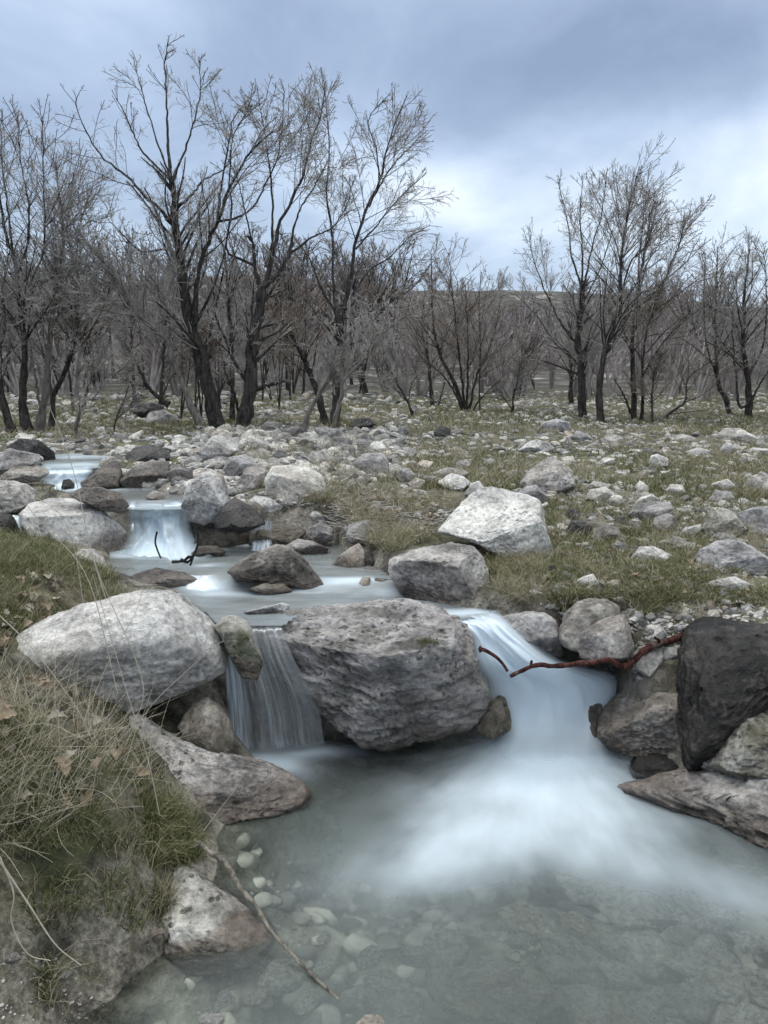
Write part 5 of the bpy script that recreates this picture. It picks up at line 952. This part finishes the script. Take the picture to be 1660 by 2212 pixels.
# ------------------------------------------------------------------ grass, litter, sticks
def blades(P, h, w, lean, bend, rg, seg=3, az=None):
    """one curved tapering blade at each point"""
    n = len(P); az = rg.uniform(0, 6.28, n) if az is None else az; dx, dy = np.cos(az), np.sin(az); u = np.linspace(0, 1, seg+1)
    out = lean[:, None]*u[None] + bend[:, None]*u[None]**2; z = h[:, None]*u[None]*np.sqrt(np.clip(1-np.clip(out, 0, 1.6)**2*.35, .05, 1)); o_ = out*h[:, None]
    c = np.stack([P[:, 0, None]+dx[:, None]*o_, P[:, 1, None]+dy[:, None]*o_, P[:, 2, None]+z], -1)
    fa = rg.uniform(0, np.pi, n); ww = w[:, None]*(1-u[None]**1.5*.92)*.5; sx_, sy_ = np.cos(fa)[:, None]*ww, np.sin(fa)[:, None]*ww
    v = np.stack([c + np.stack([sx_, sy_, 0*sx_], -1), c - np.stack([sx_, sy_, 0*sx_], -1)], 2).reshape(n, -1, 3); k = 2*(seg+1); b = (np.arange(n)*k)[:, None]
    f = np.concatenate([np.stack([b+2*i, b+2*i+1, b+2*i+3, b+2*i+2], -1).reshape(-1, 4) for i in range(seg)])
    return v.reshape(-1, 3), f, np.repeat(rg.random(n), k)
def grassmat(name, stops):
    m, t, out = newmat(name); c = RAMP(t, attr(t, 'rnd').outputs['Fac'], stops)
    b = t.nodes.new('ShaderNodeBsdfDiffuse'); tr = t.nodes.new('ShaderNodeBsdfTranslucent'); mx = t.nodes.new('ShaderNodeMixShader'); mx.inputs[0].default_value = .3
    t.links.new(c, b.inputs[0]); t.links.new(c, tr.inputs[0]); t.links.new(b.outputs[0], mx.inputs[1]); t.links.new(tr.outputs[0], mx.inputs[2]); t.links.new(mx.outputs[0], out.inputs[0]); return m
GREEN = grassmat('green_grass', [(0, (.045, .056, .022)), (.35, (.09, .106, .042)), (.55, (.15, .165, .07)), (.72, (.23, .22, .125)), (1, (.37, .33, .23))])
DRY = grassmat('dry_grass', [(0, (.13, .115, .07)), (.4, (.27, .25, .165)), (.8, (.44, .41, .30)), (1, (.24, .185, .11))])
rg = np.random.default_rng(42)
def clumpy(P, sc, thr, seed): return P[fbm(P*sc, 3, seed) > thr]
def grass_set(zones, name, mat, label):
    Vs, Fs, Rs, n0 = [], [], [], 0
    for poly, n, hm, wm, bendm, thr, csc in zones:
        P = scatter_px(poly, n, rg); P = P[~in_water(P[:, 0], P[:, 1], -.01)]; P = clumpy(P, csc, thr, 31)
        j = rg.normal(size=(len(P), 3))*.004; P = P + j*np.array([1, 1, 0]); m_ = len(P)
        if not m_: continue
        v, f, r = blades(P - np.array([0, 0, .004]), hm*rg.uniform(.5, 1.3, m_), wm*rg.uniform(.7, 1.3, m_), rg.uniform(0, .5, m_), bendm*rg.uniform(.2, 1.3, m_), rg)
        Vs.append(v); Fs.append(f+n0); Rs.append(r); n0 += len(v)
    return tag(mesh(name, np.vstack(Vs), np.vstack(Fs), mat, attrs={'rnd': np.concatenate(Rs)}), label, kind='stuff')
LEFT = [(-200,1200),(60,1170),(150,1190),(240,1240),(280,1290),(120,1330),(0,1390),(-200,1500)]
LEFTLOW = [(-200,1560),(100,1540),(300,1600),(380,1690),(430,1830),(400,1880),(300,1880),(200,1830),(0,1860),(-200,1900)]
grass_set([([(-200,1130),(60,1140),(230,1215),(260,1260),(150,1240),(-200,1220)], 5000, .05, .0028, .8, -.5, 5), ([(0,1010),(260,1050),(90,1100),(0,1130)], 1500, .05, .003, .9, -.1, 5), (LEFT, 11000, .05, .0026, .9, -.18, 6), (LEFTLOW, 4200, .065, .0027, 1.2, .08, 9), ([(300,1700),(420,1780),(440,1860),(330,1880)], 2500, .06, .0028, 1.1, -.5, 7),
   ([(60,1900),(330,1880),(420,2010),(300,2100),(180,2200),(60,2200)], 2000, .05, .0028, 1., .12, 9), ([(100,2100),(230,2060),(240,2212),(90,2212)], 900, .08, .003, 1., -.1, 8),
   ([(1180,1290),(1480,1280),(1420,1330),(1230,1350)], 4500, .05, .003, .9, -.3, 6), ([(1060,1180),(1330,1190),(1700,1230),(1700,1310),(1200,1300),(1050,1330)], 14000, .045, .003, 1.0, -.15, 4),
   ([(1080,1080),(1660,1060),(1900,1120),(1900,1240),(1200,1200)], 18000, .045, .0035, .8, .0, 2.5), ([(860,980),(1660,960),(1900,1000),(1900,1100),(1150,1060),(900,1060)], 26000, .05, .0055, .8, -.05, 1.8),
   ([(600,1060),(900,1080),(980,1130),(850,1200),(720,1150)], 4000, .05, .003, 1., .05, 5), ([(0,860),(860,860),(860,925),(0,950)], 16000, .07, .009, .8, 0, 1.2), ([(860,850),(1900,850),(1900,940),(860,940)], 22000, .06, .009, .8, .05, .8)],
  'grass', GREEN, 'short green grass on the banks and the meadow')
grass_set([(LEFT, 3600, .07, .0018, 1.3, -.3, 5), (LEFTLOW, 1500, .07, .0019, 1.3, -.2, 5), ([(-100,1420),(180,1450),(330,1540),(300,1640),(0,1680)], 170, .17, .0017, .9, -.5, 5),
   ([(-100,1650),(120,1640),(140,1800),(-100,1950)], 200, .20, .0019, 1.5, -.4, 5), ([(60,1900),(330,1880),(420,2010),(300,2150),(60,2200)], 500, .07, .0022, 1.2, 0, 6), ([(330,1900),(400,1880),(420,2000),(330,2010)], 350, .05, .002, 1.2, -.5, 6),
   ([(1050,1190),(1300,1200),(1300,1320),(1080,1310)], 2600, .09, .0025, 1.6, -.1, 5), ([(1050,1180),(1700,1220),(1700,1320),(1350,1340)], 2600, .07, .0025, 1.6, -.1, 5), ([(690,1080),(1000,1080),(960,1150),(850,1200),(700,1170)], 5000, .10, .003, 1.3, -.1, 5),
   ([(700,1130),(740,1140),(745,1185),(700,1185)], 350, .10, .004, 1.2, -.6, 5), ([(1180,1060),(1660,1050),(1900,1120),(1900,1260),(1200,1200)], 5000, .10, .003, .9, .05, 3),
   ([(820,940),(1660,930),(1900,950),(1900,1090),(1150,1060),(900,1060)], 20000, .08, .005, .9, 0, 1.5), ([(440,940),(820,940),(900,1060),(700,1100),(560,1060)], 4500, .10, .004, .8, .0, 3), ([(0,860),(860,855),(860,930),(0,950)], 10000, .10, .008, .8, .0, 1.5), ([(860,850),(1900,850),(1900,940),(860,940)], 14000, .09, .008, .8, 0, 1)],
  'dry_grass', DRY, 'straw coloured dry grass on the banks and the meadow')
def stalk(name, pts, Y, r0, r1, mat, label, cat='grass stalk', group=None, crop=0, side=None, K=24, sides=6):
    p = V(crop, pts); W_ = on_Y(p, np.broadcast_to(np.asarray(Y, float), (len(p),))); c = resample(W_, K)[None]; rr = np.linspace(r0, r1, K)[None]; v, f = tubes(c, rr, sides)
    if side:
        n0 = len(v); vs, fs = [v], [f]
        for pts2, Y2, a0, a1 in side:
            W2 = on_Y(V(crop, pts2), np.broadcast_to(np.asarray(Y2, float), (len(pts2),))); v2, f2 = tubes(resample(W2, K)[None], np.linspace(a0, a1, K)[None], sides); vs.append(v2); fs.append(f2+n0); n0 += len(v2)
        v, f = np.vstack(vs), np.vstack(fs)
    return tag(mesh(name, v, f, mat, loc=c[0, 0]), label, cat, group)
STRAW = simple('straw', (.42, .37, .28), (.60, .55, .44), scale=30)
for pts, Y, r, lab in [([(228,1290),(195,1180),(168,1050),(140,960),(108,880)], 1.9, .0011, 'tallest pale grass stalk rising over the stream at the left'),
      ([(255,1500),(190,1250),(90,1130),(10,1030)], 1.8, .0010, 'long straw stalk leaning left over the pale boulder'), ([(280,1580),(310,1480),(230,1280),(170,1160),(40,1110)], 1.75, .0010, 'bent straw stalk crossing the pale boulder'),
      ([(180,1300),(160,1180),(120,1100),(15,1050)], 2.0, .0009, 'thin straw stalk arching from the green mound to the left edge'),
      ([(300,1560),(350,1500),(460,1400),(485,1385)], 2.0, .0010, 'dark thin stalk bending across the foot of the pale boulder'),
      ([(345,1760),(320,1640),(270,1480),(215,1290),(200,1240)], 1.7, .0010, 'straight straw stalk from the lower grass to the boulder top'),
      ([(180,1560),(240,1420),(290,1330),(310,1270)], 1.8, .0009, 'fine straw stalk leaning right over the pale boulder'),
      ([(0,1330),(70,1400),(160,1520),(200,1600)], 1.7, .0011, 'straw stalk running down from the left edge'),
      ([(440,1795),(470,1755),(508,1705),(528,1665)], 2.0, .0011, 'short straw stem pointing at the long rounded rock'),
      ([(0,1860),(60,1950),(120,2040),(175,2085)], 1.45, .0018, 'thick pale stem lying down the mud bank'),
      ([(0,1850),(30,1930),(25,1990),(60,2060),(110,2075)], 1.42, .0014, 'bent pale stem at the left edge of the mud bank')]:
    stalk('grass_stalk', pts, Y, r*1.25, r*.6, STRAW, lab)
# crossing straws of the left bank
Vs, Fs, n0 = [], [], 0; P = scatter_px([(-60,1500),(120,1460),(310,1560),(350,1680),(200,1760),(0,1850),(-60,1800)], 460, rg)
az = rg.uniform(0, 6.28, len(P)); ln = rg.uniform(.08, .27, len(P)); el = rg.uniform(.05, 1.2, len(P)); d = np.stack([np.cos(az)*np.cos(el), np.sin(az)*np.cos(el), np.sin(el)], 1); K = 7; c = np.zeros((len(P), K, 3)); c[:, 0] = P
w = rg.normal(size=(len(P), 3))*.05
for k in range(1, K): d = d + w + rg.normal(size=d.shape)*.03; d[:, 2] -= .03; d /= np.linalg.norm(d, axis=1)[:, None]; c[:, k] = c[:, k-1] + d*(ln/(K-1))[:, None]
v, f = tubes(c, np.linspace(.0009, .0004, K)[None]*np.ones((len(P), 1)), 4)
tag(mesh('straw_tangle', v, f, STRAW), 'tangle of thin dead straws over the left bank', kind='stuff')

REDB = bark_mat('red_brown_bark', (.025, .010, .009), (.115, .046, .037), 16, lich=(.22, .19, .17))
e = empty('fallen_branch', on_Y(V(4, [(1300, 360)]), 2.9)[0])
def bpart(name, pts, Y, r0, r1, mat, par):
    W_ = on_Y(V(4, pts), np.broadcast_to(np.asarray(Y, float), (len(pts),))); c = resample(W_, 50)[None]; rr = np.linspace(r0, r1, 50)[None]*np.random.default_rng(3).uniform(.86, 1.16, (1, 50)); v, f = tubes(c, rr, 12); v = v + (fbm(v*28, 3, 6)*.0035)[:, None]*np.array([.6, 1, 1])
    return mesh(name, v-np.array(par.location), f, mat, parent=par)
bpart('stem', [(1330,350),(1250,380),(1180,400),(1130,430),(1090,470),(1060,490),(1030,487),(985,463),(930,472),(850,480),(760,490),(700,485),(655,492),(600,518),(570,535)], [2.95,2.9,2.86,2.83,2.8,2.78,2.77,2.75,2.74,2.72,2.7,2.69,2.68,2.67,2.67], .0150, .0068, REDB, e)
bpart('side_twig', [(665,492),(660,478),(662,466)], 2.69, .006, .004, REDB, e); bpart('side_twig', [(1070,485),(1050,455),(1010,440)], 2.8, .008, .003, REDB, e); bpart('side_twig', [(1190,395),(1200,380),(1180,365)], 2.86, .006, .004, REDB, e)
tag(e, 'crooked wet red brown branch reaching over the cascade', 'branch')
o = stalk('fallen_branch', [(440,415),(470,425),(510,450),(540,480),(560,512)], [2.72,2.7,2.69,2.68,2.67], .0075, .005, REDB, 'short dark branch end sticking out beside the largest boulder', 'branch', crop=4, side=[([(445,430),(445,405)], 2.72, .006, .004)])
GREYW = bark_mat('weathered_stem', (.09, .08, .065), (.36, .33, .28), 20)
p5 = [(880,298),(910,322),(940,350),(985,372),(1020,420),(1060,490),(1100,540),(1135,580),(1200,690),(1300,800),(1400,900),(1530,1020)]
zz = np.array([.13,.125,.12,.11,.10,.085,.075,.065,.04,.018,.008,-.004]); wp = np.array([on_z(V(5, [a])[0], z)[0] for a, z in zip(p5, zz)])
e = empty('dead_stalk', wp[0]); c = resample(wp, 44)[None]; rr = np.interp(np.linspace(0, 1, 44), [0, .15, .4, 1], [.0065, .0075, .0055, .003])[None]*np.random.default_rng(4).uniform(.82, 1.2, (1, 44)); v, f = tubes(c, rr, 8)
mesh('stem', v-wp[0], f, GREYW, parent=e)
for a, b_ in (([(885,300),(860,318),(835,325)], .0045), ([(945,352),(975,345),(995,350),(992,365)], .003), ([(890,300),(905,310),(935,330)], .004)):
    w3 = np.array([on_z(V(5, [q])[0], .128)[0] for q in a]); v, f = tubes(resample(w3, 10)[None], np.linspace(b_, .001, 10)[None], 6); mesh('frayed_end', v-wp[0], f, GREYW, parent=e)
tag(e, 'grey frayed dead stalk leaning from the bank down into the pool', 'stalk')
DARKW = simple('black_wet_twig', (.012, .011, .010), (.04, .035, .03), rough=.5)
stalk('stick', [(652,650),(645,690),(652,720),(668,760)], 3.75, .005, .004, DARKW, 'thin black stick standing in the stream below the upper fall', 'stick', crop=1)
stalk('stick', [(822,655),(822,700),(806,745),(790,790)], 3.62, .006, .005, DARKW, 'forked black stick with a clot of debris in mid stream', 'stick', crop=1, side=[([(806,745),(760,770),(715,775)], 3.6, .004, .008), ([(806,745),(780,775),(750,765)], 3.6, .004, .009), ([(770,765),(785,752),(800,765)], 3.6, .007, .004), ([(822,700),(812,690),(806,700)], 3.6, .003, .002)])
# oak leaves
def leaf_mesh(name, seed, mat):
    rg = np.random.default_rng(seed); n = 15; u = np.linspace(0, 1, n); w = .26*np.sin(np.pi*u**.8)**.7*(1+.32*np.sin(u*6.28*4.2)) + .01; w[-1] = .02; bend = .25*rg.normal()
    z = .18*rg.normal()*np.sin(np.pi*u) + .12*rg.normal()*u**2; cx = np.stack([u-.5, bend*(u-.5)**2, z], 1); cup = rg.uniform(.2, .8)
    ro = []
    for k, s_ in enumerate((-1, -.5, 0, .5, 1)): ro.append(cx + np.stack([0*u, w*s_, cup*w*abs(s_)**1.5 + .03*rg.normal(size=n)*abs(s_)], 1))
    v = np.stack(ro, 1).reshape(-1, 3); ix = np.arange(n*5).reshape(n, 5); f = np.stack([ix[:-1, :-1], ix[:-1, 1:], ix[1:, 1:], ix[1:, :-1]], -1).reshape(-1, 4)
    o = mesh(name, v, f, mat); d = o.data; bpy.data.objects.remove(o); return d
LM = [simple('leaf_tan', (.30, .22, .15), (.46, .37, .28), scale=3, trans=.15), simple('leaf_grey', (.16, .13, .11), (.30, .26, .22), scale=3, trans=.1), simple('leaf_pale', (.42, .37, .30), (.58, .53, .46), scale=3, trans=.1)]
LV = [leaf_mesh('fallen_leaf', 70+i, LM[i % 3]) for i in range(9)]
def leaf(p, s, lab, grp, k=None, lift=.012):
    o = bpy.data.objects.new('fallen_leaf', LV[rg.integers(9) if k is None else k]); COL.objects.link(o); o.location = (p[0], p[1], p[2]+lift); o.scale = (s, s, s); o.rotation_euler = (rg.normal(0, .4), rg.normal(0, .4), rg.uniform(0, 6.28)); tag(o, lab, 'leaf', grp)
for k, (x, y, lab) in enumerate([(80,1490,'large tan oak leaf caught in the straw by the pale boulder'),(108,1510,'pale tan oak leaf just below the large tan one'),(10,1585,'curled tan leaf at the left edge in the straw'),(178,1632,'grey oak leaf in the dark hollow of the left bank'),
      (40,1730,'crumpled light leaf on the grass at the left'),(40,1300,'pale leaf on the green mound by the pale boulder'),(215,1500,'small light leaf at the foot of the pale boulder'),(5,1560,'tan leaf half hidden at the left edge'),(330,2040,'purplish leaf at the water edge of the mud bank'),(95,2005,'light leaf scrap on the mud bank')]):
    p = on_ground([(x, y)])[0]; leaf(p, .075, lab, None, (0, 3, 6, 1, 2, 5, 8, 3, 4, 7)[k], .035 if y < 1700 and y > 1400 else .012)
for poly, n, s, lab, grp in [([(-60,1240),(110,1230),(160,1290),(60,1400),(-60,1440)], 60, .055, 'dry oak leaf lying on the green mound at the left', 'leaves on the green mound'), ([(-60,1480),(200,1500),(330,1620),(300,1800),(0,1800)], 26, .06, 'dry oak leaf tangled in the straw of the left bank', 'leaves in the straw'),
      ([(700,1060),(960,1070),(960,1130),(860,1160),(720,1130)], 90, .055, 'dry leaf in the litter above the stream, left of the whitish slab', 'leaf litter of the bank'), ([(1080,1160),(1660,1120),(1700,1330),(1400,1340),(1100,1240)], 70, .05, 'dry leaf lying in the wet grass of the meadow', 'leaves on the meadow')]:
    P = scatter_px(poly, n, rg); P = P[~in_water(P[:, 0], P[:, 1])]
    for p in P: leaf(p, s*rg.uniform(.7, 1.2), lab, grp)
# litter sticks on the bank
P = scatter_px([(690,1060),(1000,1075),(960,1150),(860,1190),(700,1150)], 260, rg); az = rg.uniform(0, 6.28, len(P)); ln = rg.uniform(.06, .25, len(P)); d = np.stack([np.cos(az), np.sin(az), rg.uniform(-.05, .3, len(P))], 1)
c = P[:, None, :] + d[:, None, :]*(ln[:, None]*np.linspace(0, 1, 5)[None])[:, :, None] + np.array([0, 0, .01]) + rg.normal(size=(len(P), 5, 3))*.004
v, f = tubes(c, np.full((len(P), 5), .0022), 4); tag(mesh('twig_litter', v, f, TWIG), 'dead twigs matted on the bank left of the whitish slab', kind='stuff')
# moss tuft on the largest boulder
dg = bpy.context.evaluated_depsgraph_get()
def hit(px, py):
    r = rays((px, py))[0]; r /= np.linalg.norm(r); bpy.context.view_layer.update(); ok, loc, n, i, ob, mt = S.ray_cast(bpy.context.evaluated_depsgraph_get(), tuple(CAM), tuple(r)); return np.array(loc), np.array(n)
loc, nrm_ = hit(925, 1386)
P = loc + rg.normal(size=(700, 3))*np.array([.018, .016, .006]) - np.array([0, 0, .01]); v, f, r = blades(P, .018*rg.uniform(.5, 1.2, 700), np.full(700, .002), rg.uniform(0, .8, 700), rg.uniform(.2, 1, 700), rg)
tag(mesh('moss_tuft', v, f, GREEN, attrs={'rnd': r*.7}, loc=loc), 'small green tuft growing on top of the largest boulder', 'moss')
print('rocks', NROCK, 'objects', len(bpy.data.objects))
